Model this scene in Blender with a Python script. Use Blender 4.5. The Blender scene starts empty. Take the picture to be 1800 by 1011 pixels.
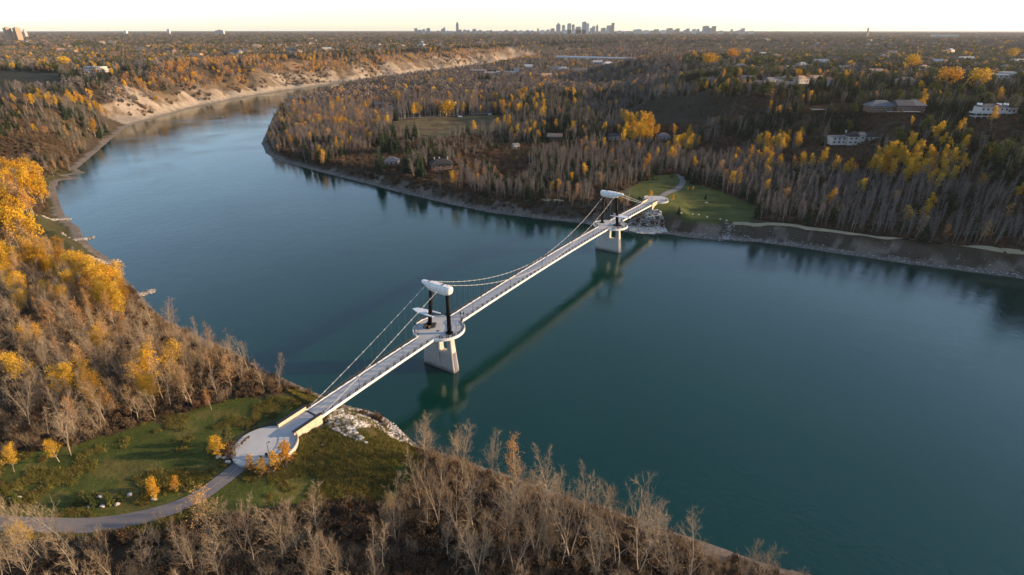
import bpy, math
import numpy as np
from mathutils import Vector

# ------------------------------------------------------------------ camera, light
SC = bpy.context.scene
CAMZ, PITCH, FPX, CX, CY = 109.4, math.radians(24.4), 1000.0, 900.0, 505.5
cam_d = bpy.data.cameras.new('camera'); cam = bpy.data.objects.new('camera', cam_d)
SC.collection.objects.link(cam); SC.camera = cam
cam.location = (0, 0, CAMZ); cam.rotation_euler = (math.pi / 2 - PITCH, 0, 0)
cam_d.sensor_width = 36.0; cam_d.lens = 20.0; cam_d.clip_start = 1.0; cam_d.clip_end = 90000

SUN_AZ, SUN_EL = math.radians(88), math.radians(12.5)      # clockwise from +Y
wd = bpy.data.worlds.new('World'); SC.world = wd; wd.use_nodes = True
nt = wd.node_tree; nt.nodes.clear()
sky = nt.nodes.new('ShaderNodeTexSky'); sky.sky_type = 'NISHITA'; sky.sun_disc = False
sky.sun_elevation = SUN_EL; sky.sun_rotation = SUN_AZ
sky.altitude = 700; sky.air_density = 1.0; sky.dust_density = 0.4; sky.ozone_density = 2.6
bg = nt.nodes.new('ShaderNodeBackground'); bg.inputs[1].default_value = 0.15
wo = nt.nodes.new('ShaderNodeOutputWorld')
hs = nt.nodes.new('ShaderNodeHueSaturation'); hs.inputs['Saturation'].default_value = 0.80      # thin high cloud whitens the sky
nt.links.new(sky.outputs[0], hs.inputs['Color']); nt.links.new(hs.outputs[0], bg.inputs[0]); nt.links.new(bg.outputs[0], wo.inputs[0])
sun_d = bpy.data.lights.new('sun', 'SUN'); sun_d.energy = 5.0; sun_d.angle = math.radians(0.6)
sun_d.color = (1.0, 0.68, 0.38)
sun = bpy.data.objects.new('sun', sun_d); SC.collection.objects.link(sun)
sdir = Vector((math.sin(SUN_AZ) * math.cos(SUN_EL), math.cos(SUN_AZ) * math.cos(SUN_EL), math.sin(SUN_EL)))
sun.rotation_euler = sdir.to_track_quat('Z', 'Y').to_euler(); sun.location = (200, 0, 300)
vs = SC.view_settings
vs.view_transform = 'Standard'; vs.look = 'None'; vs.exposure = 1.0; vs.gamma = 1.0; vs.use_curve_mapping = False
SC.cycles.max_bounces = 5; SC.cycles.diffuse_bounces = 2; SC.cycles.glossy_bounces = 3
SC.cycles.transmission_bounces = 3; SC.cycles.volume_bounces = 0; SC.cycles.transparent_max_bounces = 4
SC.cycles.caustics_reflective = False; SC.cycles.caustics_refractive = False
COL = SC.collection
rng = np.random.default_rng(11)

# ------------------------------------------------------------------ pixel <-> world
C_, S_ = math.cos(PITCH), math.sin(PITCH)
def project(x, y, z):
    dr = CAMZ - z
    zc = y * C_ + dr * S_
    zc = np.where(np.abs(zc) < 1e-3, 1e-3, zc)
    return CX + FPX * x / zc, CY + FPX * (dr * C_ - y * S_) / zc, zc
def at(px, py, z=0.0):
    """the point of the level plane z seen at a pixel"""
    v = py - CY
    k = (CAMZ - z) / (S_ + v / FPX * C_)
    return (px - CX) / FPX * k, (C_ - v / FPX * S_) * k

def inpoly(px, py, poly):
    px = np.asarray(px, float); py = np.asarray(py, float)
    ins = np.zeros(px.shape, bool); n = len(poly)
    for i in range(n):
        x0, y0 = poly[i]; x1, y1 = poly[(i + 1) % n]
        if y0 == y1: continue
        c = ((y0 > py) != (y1 > py)) & (px < (x1 - x0) * (py - y0) / (y1 - y0) + x0)
        ins ^= c
    return ins

def vnoise(x, y, scale, seed=0):
    x = np.asarray(x, float) / scale; y = np.asarray(y, float) / scale
    xi = np.floor(x); yi = np.floor(y); fx = x - xi; fy = y - yi
    fx = fx * fx * (3 - 2 * fx); fy = fy * fy * (3 - 2 * fy)
    def h(a, b):
        s = np.sin(a * 127.1 + b * 311.7 + seed * 74.7) * 43758.5453
        return s - np.floor(s)
    return (h(xi, yi) * (1 - fx) + h(xi + 1, yi) * fx) * (1 - fy) + (h(xi, yi + 1) * (1 - fx) + h(xi + 1, yi + 1) * fx) * fy
def fbm(x, y, scale, seed=0, o=3):
    r = 0; a = 0.5
    for i in range(o):
        r = r + a * vnoise(x, y, scale / 2 ** i, seed + i * 5); a *= 0.5
    return r / (1 - 0.5 ** o)

# ------------------------------------------------------------------ the river and the terrain
OUT_PX = [(1200, 88), (1000, 98), (900, 106), (830, 116), (720, 130), (640, 140), (560, 151), (490, 161), (420, 172), (330, 191),
          (260, 211), (225, 222), (196, 245), (165, 272), (135, 297), (152, 304), (118, 309), (146, 313), (104, 318), (99, 330), (105, 352), (114, 377),
          (128, 392), (138, 398), (148, 417), (162, 433), (190, 452), (212, 480), (240, 508), (262, 535), (290, 560), (340, 585), (400, 612), (460, 645),
          (520, 675), (560, 692), (610, 712), (670, 728), (705, 757), (735, 782), (790, 800), (880, 830), (1000, 872),
          (1150, 922), (1280, 967), (1365, 996), (1440, 1013)]
IN_PX = [(1210, 91), (1000, 100.5), (900, 109.5), (830, 121), (720, 136), (640, 148), (545, 168), (505, 188), (480, 202), (470, 228),
         (459, 252), (467, 270), (490, 283), (560, 302), (640, 322), (700, 338), (780, 357), (860, 374), (940, 384), (1030, 394),
         (1100, 408), (1170, 412), (1230, 420), (1275, 423), (1330, 426), (1400, 435), (1500, 450), (1600, 465), (1700, 478), (1800, 491)]
OUT = [at(*p) for p in OUT_PX] + [(130, 60), (215, 5), (320, -80), (420, -190), (520, -330), (600, -520), (700, -900)]
INN = [at(*p) for p in IN_PX] + [(320, 200), (395, 122), (465, 20), (560, -120), (660, -290), (780, -500), (900, -900)]
RIVER = OUT + INN[::-1]

def seg_dist(x, y, chain):
    best = np.full(x.shape, 1e12)
    for (ax, ay), (bx, by) in zip(chain[:-1], chain[1:]):
        dx, dy = bx - ax, by - ay; L = dx * dx + dy * dy
        t = np.clip(((x - ax) * dx + (y - ay) * dy) / L, 0, 1)
        best = np.minimum(best, (x - ax - t * dx) ** 2 + (y - ay - t * dy) ** 2)
    return np.sqrt(best)

def along(x, y, chain):
    best = np.full(x.shape, 1e12); out = np.zeros(x.shape); acc = 0.0
    for (ax, ay), (bx, by) in zip(chain[:-1], chain[1:]):
        dx, dy = bx - ax, by - ay; L = dx * dx + dy * dy
        t = np.clip(((x - ax) * dx + (y - ay) * dy) / L, 0, 1)
        q = (x - ax - t * dx) ** 2 + (y - ay - t * dy) ** 2
        k = q < best; best = np.where(k, q, best); out = np.where(k, acc + t * math.sqrt(L), out); acc += math.sqrt(L)
    return out
# (pixel x, pixel y, height in metres of the ground seen there)
HC_OUT = [(170, 130, 50), (0, 118, 50), (60, 122, 50), (0, 165, 46), (60, 165, 44), (100, 190, 36), (0, 210, 33), (100, 235, 20), (190, 165, 36),
          (195, 215, 9), (0, 300, 14), (60, 300, 8), (300, 130, 50), (420, 110, 50), (560, 100, 50), (700, 92, 50), (860, 84, 50), (960, 82, 50),
          (240, 165, 46), (330, 148, 50), (420, 136, 50), (560, 122, 50), (700, 108, 50), (840, 95, 48), (960, 90, 40),
          (60, 450, 8), (100, 520, 10), (200, 600, 11), (0, 560, 13), (0, 700, 14), (300, 650, 11), (300, 760, 11.8), (0, 850, 12), (200, 870, 11.8), (470, 777, 11.8),
          (400, 860, 11.8), (560, 800, 10.6), (600, 830, 10.6), (680, 850, 9.5), (0, 1000, 12.5), (500, 1000, 11), (800, 1000, 8), (1000, 990, 6), (1250, 1050, 5),
          (500, 1300, 12), (900, 1400, 10), (400, 62, 50), (0, 70, 50), (700, 66, 52), (300, 58, 55)]
HC_IN = [(480, 230, 5), (520, 270, 5), (560, 250, 7), (620, 200, 8), (680, 185, 9), (780, 215, 9), (700, 300, 6), (860, 345, 6), (960, 340, 8), (900, 250, 9),
         (800, 130, 8), (900, 130, 10), (1000, 115, 12), (1000, 150, 10), (1100, 110, 16), (1050, 200, 11), (1150, 260, 9), (1060, 300, 9), (1150, 340, 11), (1170, 365, 10.5), (1230, 340, 9), (1240, 380, 6), (1300, 370, 7),
         (1095, 195, 14), (1150, 215, 16), (1180, 165, 40), (1260, 158, 48), (1210, 108, 50), (1300, 110, 50), (1300, 140, 50), (1330, 165, 49), (1330, 212, 26),
         (1250, 225, 14), (1300, 290, 10), (1400, 262, 15), (1440, 195, 44), (1570, 192, 47), (1400, 150, 50), (1500, 240, 29), (1470, 262, 22), (1740, 200, 50), (1650, 230, 36), (1700, 150, 52), (1500, 120, 51),
         (1500, 350, 11), (1500, 420, 7), (1700, 350, 17), (1800, 300, 33), (1800, 420, 8), (1900, 300, 44), (2100, 300, 56), (2300, 420, 58), (2000, 480, 14), (1650, 420, 7), (1400, 380, 8),
         (1200, 72, 50), (1000, 70, 50), (1500, 70, 52), (1800, 75, 52), (1100, 85, 14), (1180, 84, 16), (1240, 84, 30), (1000, 78, 34), (1100, 75, 36), (1000, 60, 52), (1500, 58, 55), (1790, 57, 62)]
def ctrl(lst):
    P = []
    for px, py, z in lst:
        x, y = at(px, py, z); P.append((math.atan2(x, y), math.log(math.hypot(x, y)), z))
    return np.array(P)
CO, CI = ctrl(HC_OUT), ctrl(HC_IN)
for hx, hy, hz in ((520, 160, 60), (600, 60, 60), (560, 230, 60), (680, -60, 60), (470, 170, 46), (760, -300, 60), (900, 200, 60)):  # unseen high ground out of frame, added to shade the far bank
    CI = np.vstack([CI, (math.atan2(hx, hy), math.log(math.hypot(hx, hy)), hz)])
def idw(x, y, P):
    a = np.arctan2(x, y); l = np.log(np.hypot(x, y) + 1.0)
    num = 0; den = 0
    for pa, pl, z in P:
        w = 1.0 / ((1.3 * (a - pa)) ** 2 + (l - pl) ** 2 + 2e-4) ** 2
        num = num + w * z; den = den + w
    return num / den
def sstep(t):
    t = np.clip(t, 0, 1); return t * t * (3 - 2 * t)

ANG = math.atan2(.834, .552); T1 = (-25.3, 173.6); SPAN = 140.7
UU = (math.cos(ANG), math.sin(ANG)); WW = (math.sin(ANG), -math.cos(ANG))
def uw(x, y):
    dx, dy = x - T1[0], y - T1[1]
    return dx * UU[0] + dy * UU[1], dx * WW[0] + dy * WW[1]
def from_uw(u, w):
    return T1[0] + u * UU[0] + w * WW[0], T1[1] + u * UU[1] + w * WW[1]
def zdeck(u):
    return 15.65 - .00019 * (u - SPAN / 2) ** 2

def land_info(x, y):
    """height, distance from the shore (negative in the river), on which bank"""
    x = np.asarray(x, float); y = np.asarray(y, float)
    do, di = seg_dist(x, y, OUT), seg_dist(x, y, INN)
    d = np.minimum(do, di); wet = inpoly(x, y, RIVER)
    outer = do < di
    jit = (fbm(x, y, 14, 3) - .5) * 3.5
    d2 = d + jit * np.clip(d / 6, 0, 1)
    hc = np.where(outer, idw(x, y, CO), idw(x, y, CI))
    big = np.hypot(x, y)
    hc = np.where(big > 9000, 54, hc)
    steep = np.clip((hc - 28) / 14, 0, 1) * outer * (y > 420)
    s_ = along(x, y, OUT) + (vnoise(x, y, 30, 8) - .5) * 14
    gul = (fbm(s_, d * .15, 90, 9) - .5) * 70 + (np.abs(vnoise(s_, d * .2, 34, 21) - .5) - .25) * 60 + (np.abs(vnoise(s_, d * .3, 13, 23) - .5) - .25) * 22
    d3 = d2 + steep * np.clip((d - 7) / 24, 0, 1) * gul
    b0 = np.where(outer & (y < 300), 2.5, 6.0)
    bw = np.clip(hc * 1.35, 9, 70)
    t = (d3 - b0) / bw
    prof = (1 - steep) * sstep(t) + steep * np.clip(t * .95, 0, 1) ** .8
    beach = np.clip(d * .13, 0, .8) + .04
    h = beach + np.maximum(hc - .8, .2) * prof
    # cut bank of the far shore: a low terrace
    cut = (~outer) * (y < 480) * sstep((d2 - 8) / 3.0) * .9 * (1 - sstep((d2 - 14) / 12))
    h = h + cut
    h = h + (fbm(x, y, 22, 5) - .5) * np.clip(d / 12, 0, 1) * np.where(big < 700, .8, 2.0)
    # level ground for the landings of the footbridge
    for uc in (-69.0, SPAN + 69.0):
        u, w = uw(x, y)
        rr = np.hypot(u - uc, w)
        k = 1 - sstep((rr - 8.5) / 7)
        h = h * (1 - k) + np.minimum(h, 11.6) * k
        k2 = 1 - sstep((rr - 7) / 5)
        h = np.where(~wet, h * (1 - k2) + 11.6 * k2 if True else h, h)
        s = -1 if uc < 0 else 1
        a = (u - (-54.0 if uc < 0 else SPAN + 54.0)) * s           # >0 : behind the abutment
        under = (np.abs(w) < 5) & (a < 2) & (a > -30)
        h = np.where(under & ~wet, np.minimum(h, 9.2 + np.minimum(a, 0) * .36), h)
        beh = (np.abs(w) < 3.6) & (a > 0) & (a < 12)
        h = np.where(beh, np.minimum(h, zdeck(u) - .9), h)
    h = np.where(wet, -np.minimum(5, d * .30) - .05, np.maximum(h, .03))
    return h, np.where(wet, -d, d), outer
def H(x, y):
    return land_info(x, y)[0]
def H1(x, y):
    return float(H(np.array([x]), np.array([y]))[0])
def pix(px, py, far=9000.0, near=30.0):
    """where the view ray through a pixel meets the terrain"""
    v = py - CY
    dx, dy, dz = (px - CX) / FPX, C_ - v / FPX * S_, -(S_ + v / FPX * C_)
    t = np.exp(np.linspace(math.log(near), math.log(far), 900))
    X, Y, Z = dx * t, dy * t, CAMZ + dz * t
    g = np.maximum(H(X, Y), 0) - Z
    i = int(np.argmax(g > 0)) if (g > 0).any() else len(t) - 1
    i = max(i, 1)
    a, b = g[i - 1], g[i]
    k = t[i - 1] + (t[i] - t[i - 1]) * (0 if b == a else -a / (b - a))
    return dx * k, dy * k, max(CAMZ + dz * k, 0.0)

# ------------------------------------------------------------------ materials
def new_mat(name):
    m = bpy.data.materials.new(name); m.use_nodes = True
    n = m.node_tree; b = n.nodes['Principled BSDF']
    return m, n, b
def N(n, t, **kw):
    nd = n.nodes.new(t)
    for k, v in kw.items(): setattr(nd, k, v)
    return nd
def flat(name, col, rough=.7, var=.12, scale=2.0, spec=.3, metal=0.0, bump=0.0):
    m, n, b = new_mat(name)
    tc = N(n, 'ShaderNodeTexCoord'); nz = N(n, 'ShaderNodeTexNoise'); nz.inputs['Scale'].default_value = scale; nz.inputs['Detail'].default_value = 5
    n.links.new(tc.outputs['Object'], nz.inputs['Vector'])
    mp = N(n, 'ShaderNodeMapRange'); mp.inputs[3].default_value = 1 - var; mp.inputs[4].default_value = 1 + var
    n.links.new(nz.outputs[0], mp.inputs[0])
    mx = N(n, 'ShaderNodeMix', data_type='RGBA', blend_type='MULTIPLY'); mx.inputs[0].default_value = 1
    mx.inputs[6].default_value = (*col, 1); n.links.new(mp.outputs[0], mx.inputs[7])
    n.links.new(mx.outputs[2], b.inputs['Base Color'])
    b.inputs['Roughness'].default_value = rough; b.inputs['Metallic'].default_value = metal
    b.inputs['Specular IOR Level'].default_value = spec
    if bump:
        bp = N(n, 'ShaderNodeBump'); bp.inputs['Strength'].default_value = bump; bp.inputs['Distance'].default_value = .06
        n.links.new(nz.outputs[0], bp.inputs['Height']); n.links.new(bp.outputs[0], b.inputs['Normal'])
    return m
def ramp_mat(name, stops, rough=.8, trans=0.0, spec=.15):
    """colour differs from one tree to the next"""
    m, n, b = new_mat(name)
    oi = N(n, 'ShaderNodeObjectInfo'); cr = N(n, 'ShaderNodeValToRGB')
    e = cr.color_ramp.elements
    while len(e) < len(stops): e.new(0.5)
    for i, (p, c) in enumerate(stops):
        e[i].position = p; e[i].color = (*c, 1)
    n.links.new(oi.outputs['Random'], cr.inputs[0])
    geo = N(n, 'ShaderNodeNewGeometry')
    mp = N(n, 'ShaderNodeMapRange'); mp.inputs[3].default_value = .7; mp.inputs[4].default_value = 1.3
    n.links.new(geo.outputs['Random Per Island'], mp.inputs[0])
    mx = N(n, 'ShaderNodeMix', data_type='RGBA', blend_type='MULTIPLY'); mx.inputs[0].default_value = 1
    n.links.new(cr.outputs[0], mx.inputs[6]); n.links.new(mp.outputs[0], mx.inputs[7])
    n.links.new(mx.outputs[2], b.inputs['Base Color'])
    b.inputs['Roughness'].default_value = rough; b.inputs['Specular IOR Level'].default_value = spec
    if trans:
        tr = N(n, 'ShaderNodeBsdfTranslucent'); ms = N(n, 'ShaderNodeMixShader'); ms.inputs[0].default_value = trans
        n.links.new(mx.outputs[2], tr.inputs[0])
        n.links.new(b.outputs[0], ms.inputs[1]); n.links.new(tr.outputs[0], ms.inputs[2])
        n.links.new(ms.outputs[0], n.nodes['Material Output'].inputs[0])
    return m
M = {}
M['concrete'] = flat('concrete', (.42, .40, .36), .8, .16, .8, bump=.1)
M['pier_concrete'] = flat('pier_concrete', (.46, .435, .40), .85, .25, .5, bump=.15)
def _waterline(m):                                       # river stain at the foot of the piers
    n = m.node_tree; b = n.nodes['Principled BSDF']; src = b.inputs['Base Color'].links[0].from_socket
    tc = N(n, 'ShaderNodeTexCoord'); sp = N(n, 'ShaderNodeSeparateXYZ'); nz = N(n, 'ShaderNodeTexNoise'); nz.inputs['Scale'].default_value = .7
    n.links.new(tc.outputs['Object'], sp.inputs[0]); n.links.new(tc.outputs['Object'], nz.inputs['Vector'])
    ad = N(n, 'ShaderNodeMath', operation='MULTIPLY_ADD'); ad.inputs[1].default_value = -1.6
    n.links.new(nz.outputs[0], ad.inputs[0]); n.links.new(sp.outputs[2], ad.inputs[2])
    mr = N(n, 'ShaderNodeMapRange'); mr.inputs[1].default_value = -.2; mr.inputs[2].default_value = .7; mr.inputs[3].default_value = .45; mr.inputs[4].default_value = 1.0
    n.links.new(ad.outputs[0], mr.inputs[0])
    mx = N(n, 'ShaderNodeMix', data_type='RGBA', blend_type='MULTIPLY'); mx.inputs[0].default_value = 1
    n.links.new(src, mx.inputs[6]); n.links.new(mr.outputs[0], mx.inputs[7]); n.links.new(mx.outputs[2], b.inputs['Base Color'])
_waterline(M['pier_concrete'])
M['deck'] = flat('deck_concrete', (.42, .425, .42), .75, .20, .22)
M['white'] = flat('white_paint', (.74, .73, .71), .5, .14, .6)
M['black'] = flat('black_steel', (.003, .003, .0035), .6, .2, 1.0, .12)
M['rail'] = flat('dark_rail', (.02, .021, .024), .5, .2, 2)
M['cable'] = flat('cable_steel', (.62, .60, .56), .4, .1, 2)
M['bronze'] = flat('dark_bronze', (.016, .013, .011), .5, .5, 3, .3, .0, .5)
M['wing'] = flat('wing_metal', (.60, .64, .70), .35, .06, .6, .5)
M['panel'] = flat('wall_panel', (.52, .45, .34), .85, .10, 1.5, bump=.08)
M['coping'] = flat('dark_coping', (.028, .027, .032), .6, .15, 2)
M['paving'] = flat('plaza_paving', (.43, .435, .43), .8, .22, .3)
M['asphalt'] = flat('path_asphalt', (.16, .15, .15), .9, .15, 1.5, bump=.05)
M['line'] = flat('yellowed_line', (.35, .30, .2), .8, .3, 6)
M['wood'] = flat('bench_wood', (.10, .06, .035), .7, .3, 4)
M['rock'] = ramp_mat('rock', [(0, (.36, .32, .28)), (1, (.36, .32, .28))], .9)
M['nose_steel'] = flat('nose_steel', (.13, .13, .17), .5, .3, .8, .5)
M['blue'] = flat('blue_plastic', (.02, .06, .25), .5, .1)

# ground: cover colour per vertex, broken up by noise
m, n, b = new_mat('ground_cover'); M['ground'] = m
va = N(n, 'ShaderNodeVertexColor', layer_name='cover'); tc = N(n, 'ShaderNodeTexCoord')
n1 = N(n, 'ShaderNodeTexNoise'); n1.inputs['Scale'].default_value = .12; n1.inputs['Detail'].default_value = 8; n1.inputs['Roughness'].default_value = .7
n2 = N(n, 'ShaderNodeTexNoise'); n2.inputs['Scale'].default_value = 1.4; n2.inputs['Detail'].default_value = 6; n2.inputs['Roughness'].default_value = .75
for q in (n1, n2): n.links.new(tc.outputs['Object'], q.inputs['Vector'])
ma = N(n, 'ShaderNodeMath', operation='ADD'); n.links.new(n1.outputs[0], ma.inputs[0]); n.links.new(n2.outputs[0], ma.inputs[1])
mp = N(n, 'ShaderNodeMapRange'); mp.inputs[1].default_value = .6; mp.inputs[2].default_value = 1.4; mp.inputs[3].default_value = .35; mp.inputs[4].default_value = 1.65
n.links.new(ma.outputs[0], mp.inputs[0])
mx = N(n, 'ShaderNodeMix', data_type='RGBA', blend_type='MULTIPLY'); mx.inputs[0].default_value = 1
n.links.new(va.outputs[0], mx.inputs[6]); n.links.new(mp.outputs[0], mx.inputs[7]); n.links.new(mx.outputs[2], b.inputs['Base Color'])
b.inputs['Roughness'].default_value = .95; b.inputs['Specular IOR Level'].default_value = .1
bp = N(n, 'ShaderNodeBump'); bp.inputs['Strength'].default_value = .9; bp.inputs['Distance'].default_value = .5
n.links.new(n2.outputs[0], bp.inputs['Height']); n.links.new(bp.outputs[0], b.inputs['Normal'])

# water
m, n, b = new_mat('river_water'); M['water'] = m
tc = N(n, 'ShaderNodeTexCoord')
w1 = N(n, 'ShaderNodeTexNoise'); w1.inputs['Scale'].default_value = .75; w1.inputs['Detail'].default_value = 5; w1.inputs['Roughness'].default_value = .65
w2 = N(n, 'ShaderNodeTexNoise'); w2.inputs['Scale'].default_value = .02; w2.inputs['Detail'].default_value = 4
for q in (w1, w2): n.links.new(tc.outputs['Object'], q.inputs['Vector'])
sm = N(n, 'ShaderNodeMapRange'); sm.inputs[1].default_value = .35; sm.inputs[2].default_value = .65; sm.inputs[3].default_value = .35; sm.inputs[4].default_value = 1.25
n.links.new(w2.outputs[0], sm.inputs[0])
bp = N(n, 'ShaderNodeBump'); bp.inputs['Distance'].default_value = .06
st = N(n, 'ShaderNodeMath', operation='MULTIPLY'); st.inputs[1].default_value = 1.0
n.links.new(sm.outputs[0], st.inputs[0]); n.links.new(st.outputs[0], bp.inputs['Strength'])
w3 = N(n, 'ShaderNodeTexNoise'); w3.inputs['Scale'].default_value = .16; w3.inputs['Detail'].default_value = 3; w3.inputs['Distortion'].default_value = .8
n.links.new(tc.outputs['Object'], w3.inputs['Vector'])
bp2 = N(n, 'ShaderNodeBump'); bp2.inputs['Distance'].default_value = .10; bp2.inputs['Strength'].default_value = .8
n.links.new(w3.outputs[0], bp2.inputs['Height'])
n.links.new(w1.outputs[0], bp.inputs['Height']); n.links.new(bp2.outputs[0], bp.inputs['Normal']); n.links.new(bp.outputs[0], b.inputs['Normal'])
w4 = N(n, 'ShaderNodeTexNoise'); w4.inputs['Scale'].default_value = .011; w4.inputs['Detail'].default_value = 6; w4.inputs['Distortion'].default_value = 1.5
n.links.new(tc.outputs['Object'], w4.inputs['Vector'])
rg = N(n, 'ShaderNodeMapRange'); rg.inputs[1].default_value = .42; rg.inputs[2].default_value = .68; rg.inputs[3].default_value = .04; rg.inputs[4].default_value = .20
n.links.new(w4.outputs[0], rg.inputs[0]); n.links.new(rg.outputs[0], b.inputs['Roughness'])
cr = N(n, 'ShaderNodeValToRGB'); cr.color_ramp.elements[0].color = (.001, .026, .020, 1); cr.color_ramp.elements[1].color = (.002, .035, .026, 1)
n.links.new(w2.outputs[0], cr.inputs[0]); n.links.new(cr.outputs[0], b.inputs['Base Color'])
b.inputs['Roughness'].default_value = .05; b.inputs['IOR'].default_value = 1.5; b.inputs['Specular IOR Level'].default_value = .5; b.inputs['Specular Tint'].default_value = (.8, 1, 1, 1)

# ------------------------------------------------------------------ mesh helpers
class MB:
    def __init__(s): s.v = []; s.f = []; s.m = []
    def add(s, vs, fs, mi=0):
        o = len(s.v); s.v += [tuple(p) for p in vs]; s.f += [tuple(i + o for i in f) for f in fs]; s.m += [mi] * len(fs)
        return s
    def box(s, c, d, rz=0.0, mi=0, taper=1.0):
        x, y, z = d[0] / 2, d[1] / 2, d[2] / 2; ca, sa = math.cos(rz), math.sin(rz)
        vs = []
        for sz in (-1, 1):
            k = taper if sz > 0 else 1.0
            for sx, sy in ((-1, -1), (1, -1), (1, 1), (-1, 1)):
                a, b2 = sx * x * k, sy * y * k
                vs.append((c[0] + a * ca - b2 * sa, c[1] + a * sa + b2 * ca, c[2] + sz * z))
        return s.add(vs, [(3, 2, 1, 0), (4, 5, 6, 7), (0, 1, 5, 4), (1, 2, 6, 5), (2, 3, 7, 6), (3, 0, 4, 7)], mi)
    def tube(s, pts, rad, k=6, mi=0, cap=True):
        pts = [Vector(p) for p in pts]; nP = len(pts)
        if not hasattr(rad, '__len__'): rad = [rad] * nP
        vs = []
        for i, p in enumerate(pts):
            d = (pts[min(i + 1, nP - 1)] - pts[max(i - 1, 0)]).normalized()
            a = d.cross(Vector((0, 0, 1)))
            if a.length < .1: a = d.cross(Vector((1, 0, 0)))
            a.normalize(); b2 = d.cross(a)
            for j in range(k):
                t = 2 * math.pi * j / k
                vs.append(p + a * (math.cos(t) * rad[i]) + b2 * (math.sin(t) * rad[i]))
        fs = []
        for i in range(nP - 1):
            for j in range(k):
                fs.append((i * k + j, i * k + (j + 1) % k, (i + 1) * k + (j + 1) % k, (i + 1) * k + j))
        if cap:
            fs.append(tuple(range(k - 1, -1, -1))); fs.append(tuple((nP - 1) * k + j for j in range(k)))
        return s.add(vs, fs, mi)
    def prism(s, poly, z0, z1, mi=0):
        """poly counter-clockwise in plan; z0 / z1 numbers or functions"""
        f0 = z0 if callable(z0) else (lambda *_: z0); f1 = z1 if callable(z1) else (lambda *_: z1)
        k = len(poly)
        vs = [(x, y, f0(x, y)) for x, y in poly] + [(x, y, f1(x, y)) for x, y in poly]
        fs = [tuple(range(k - 1, -1, -1)), tuple(range(k, 2 * k))] + [(i, (i + 1) % k, k + (i + 1) % k, k + i) for i in range(k)]
        return s.add(vs, fs, mi)
    def sweep(s, sec, path, mi=0, cap=True):
        """section (y,z) points swept along frames (origin, ydir, zdir)"""
        k = len(sec); vs = []
        for o, yd, zd in path:
            for a, b2 in sec: vs.append(Vector(o) + Vector(yd) * a + Vector(zd) * b2)
        fs = [(i * k + j, i * k + (j + 1) % k, (i + 1) * k + (j + 1) % k, (i + 1) * k + j) for i in range(len(path) - 1) for j in range(k)]
        if cap: fs += [tuple(range(k - 1, -1, -1)), tuple((len(path) - 1) * k + j for j in range(k))]
        return s.add(vs, fs, mi)
    def mesh(s, name, mats, smooth=False):
        me = bpy.data.meshes.new(name); me.from_pydata(s.v, [], s.f); me.update()
        for q in (mats if isinstance(mats, (list, tuple)) else [mats]): me.materials.append(q)
        if any(s.m): me.polygons.foreach_set('material_index', s.m)
        if smooth: me.polygons.foreach_set('use_smooth', [True] * len(me.polygons))
        return me
    def build(s, name, mats, parent=None, smooth=False, kind=None):
        return obj(name, s.mesh(name, mats, smooth), parent, kind)
def obj(name, me, parent=None, kind=None):
    o = bpy.data.objects.new(name, me); COL.objects.link(o)
    if parent: o.parent = parent
    if kind: o['kind'] = kind
    return o
def thing(name, label, cat, loc=(0, 0, 0), rz=0.0, group=None, scale=1.0):
    o = bpy.data.objects.new(name, None); COL.objects.link(o); o.empty_display_size = 1
    o.location = loc; o.rotation_euler = (0, 0, rz); o.scale = (scale,) * 3
    tag(o, label, cat, group); return o
def tag(o, label, cat, group=None):
    o['label'] = label; o['category'] = cat
    if group: o['group'] = group
    return o

# ------------------------------------------------------------------ ground sheet
LAWN = [(0, 800), (120, 785), (250, 745), (400, 705), (520, 685), (590, 708), (650, 735), (735, 785), (745, 835), (700, 880), (560, 885), (420, 905), (250, 940), (0, 952)]
MEADOW = [(520, 790), (570, 765), (640, 790), (715, 810), (720, 860), (600, 880), (470, 860)]
CLEAR = [(1085, 352), (1110, 335), (1150, 330), (1190, 318), (1240, 328), (1290, 345), (1332, 362), (1325, 385), (1270, 412), (1180, 410), (1160, 385), (1120, 362)]
CLEAR2 = [(1078, 342), (1110, 328), (1150, 310), (1190, 305), (1213, 318), (1190, 350), (1130, 350), (1090, 350)]
FIELD = [(690, 214), (760, 206), (880, 203), (892, 220), (860, 232), (760, 247), (690, 243)]
GOLF = [(1392, 196), (1440, 187), (1505, 186), (1512, 198), (1450, 201)]
HILL_R = [(1085, 190), (1130, 172), (1200, 158), (1335, 160), (1345, 200), (1300, 210), (1180, 208)]
HILL_L = [(0, 158), (60, 170), (150, 200), (170, 235), (120, 290), (60, 320), (0, 330)]
DARKF = [(0, 124), (100, 128), (120, 158), (0, 162)]
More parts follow.
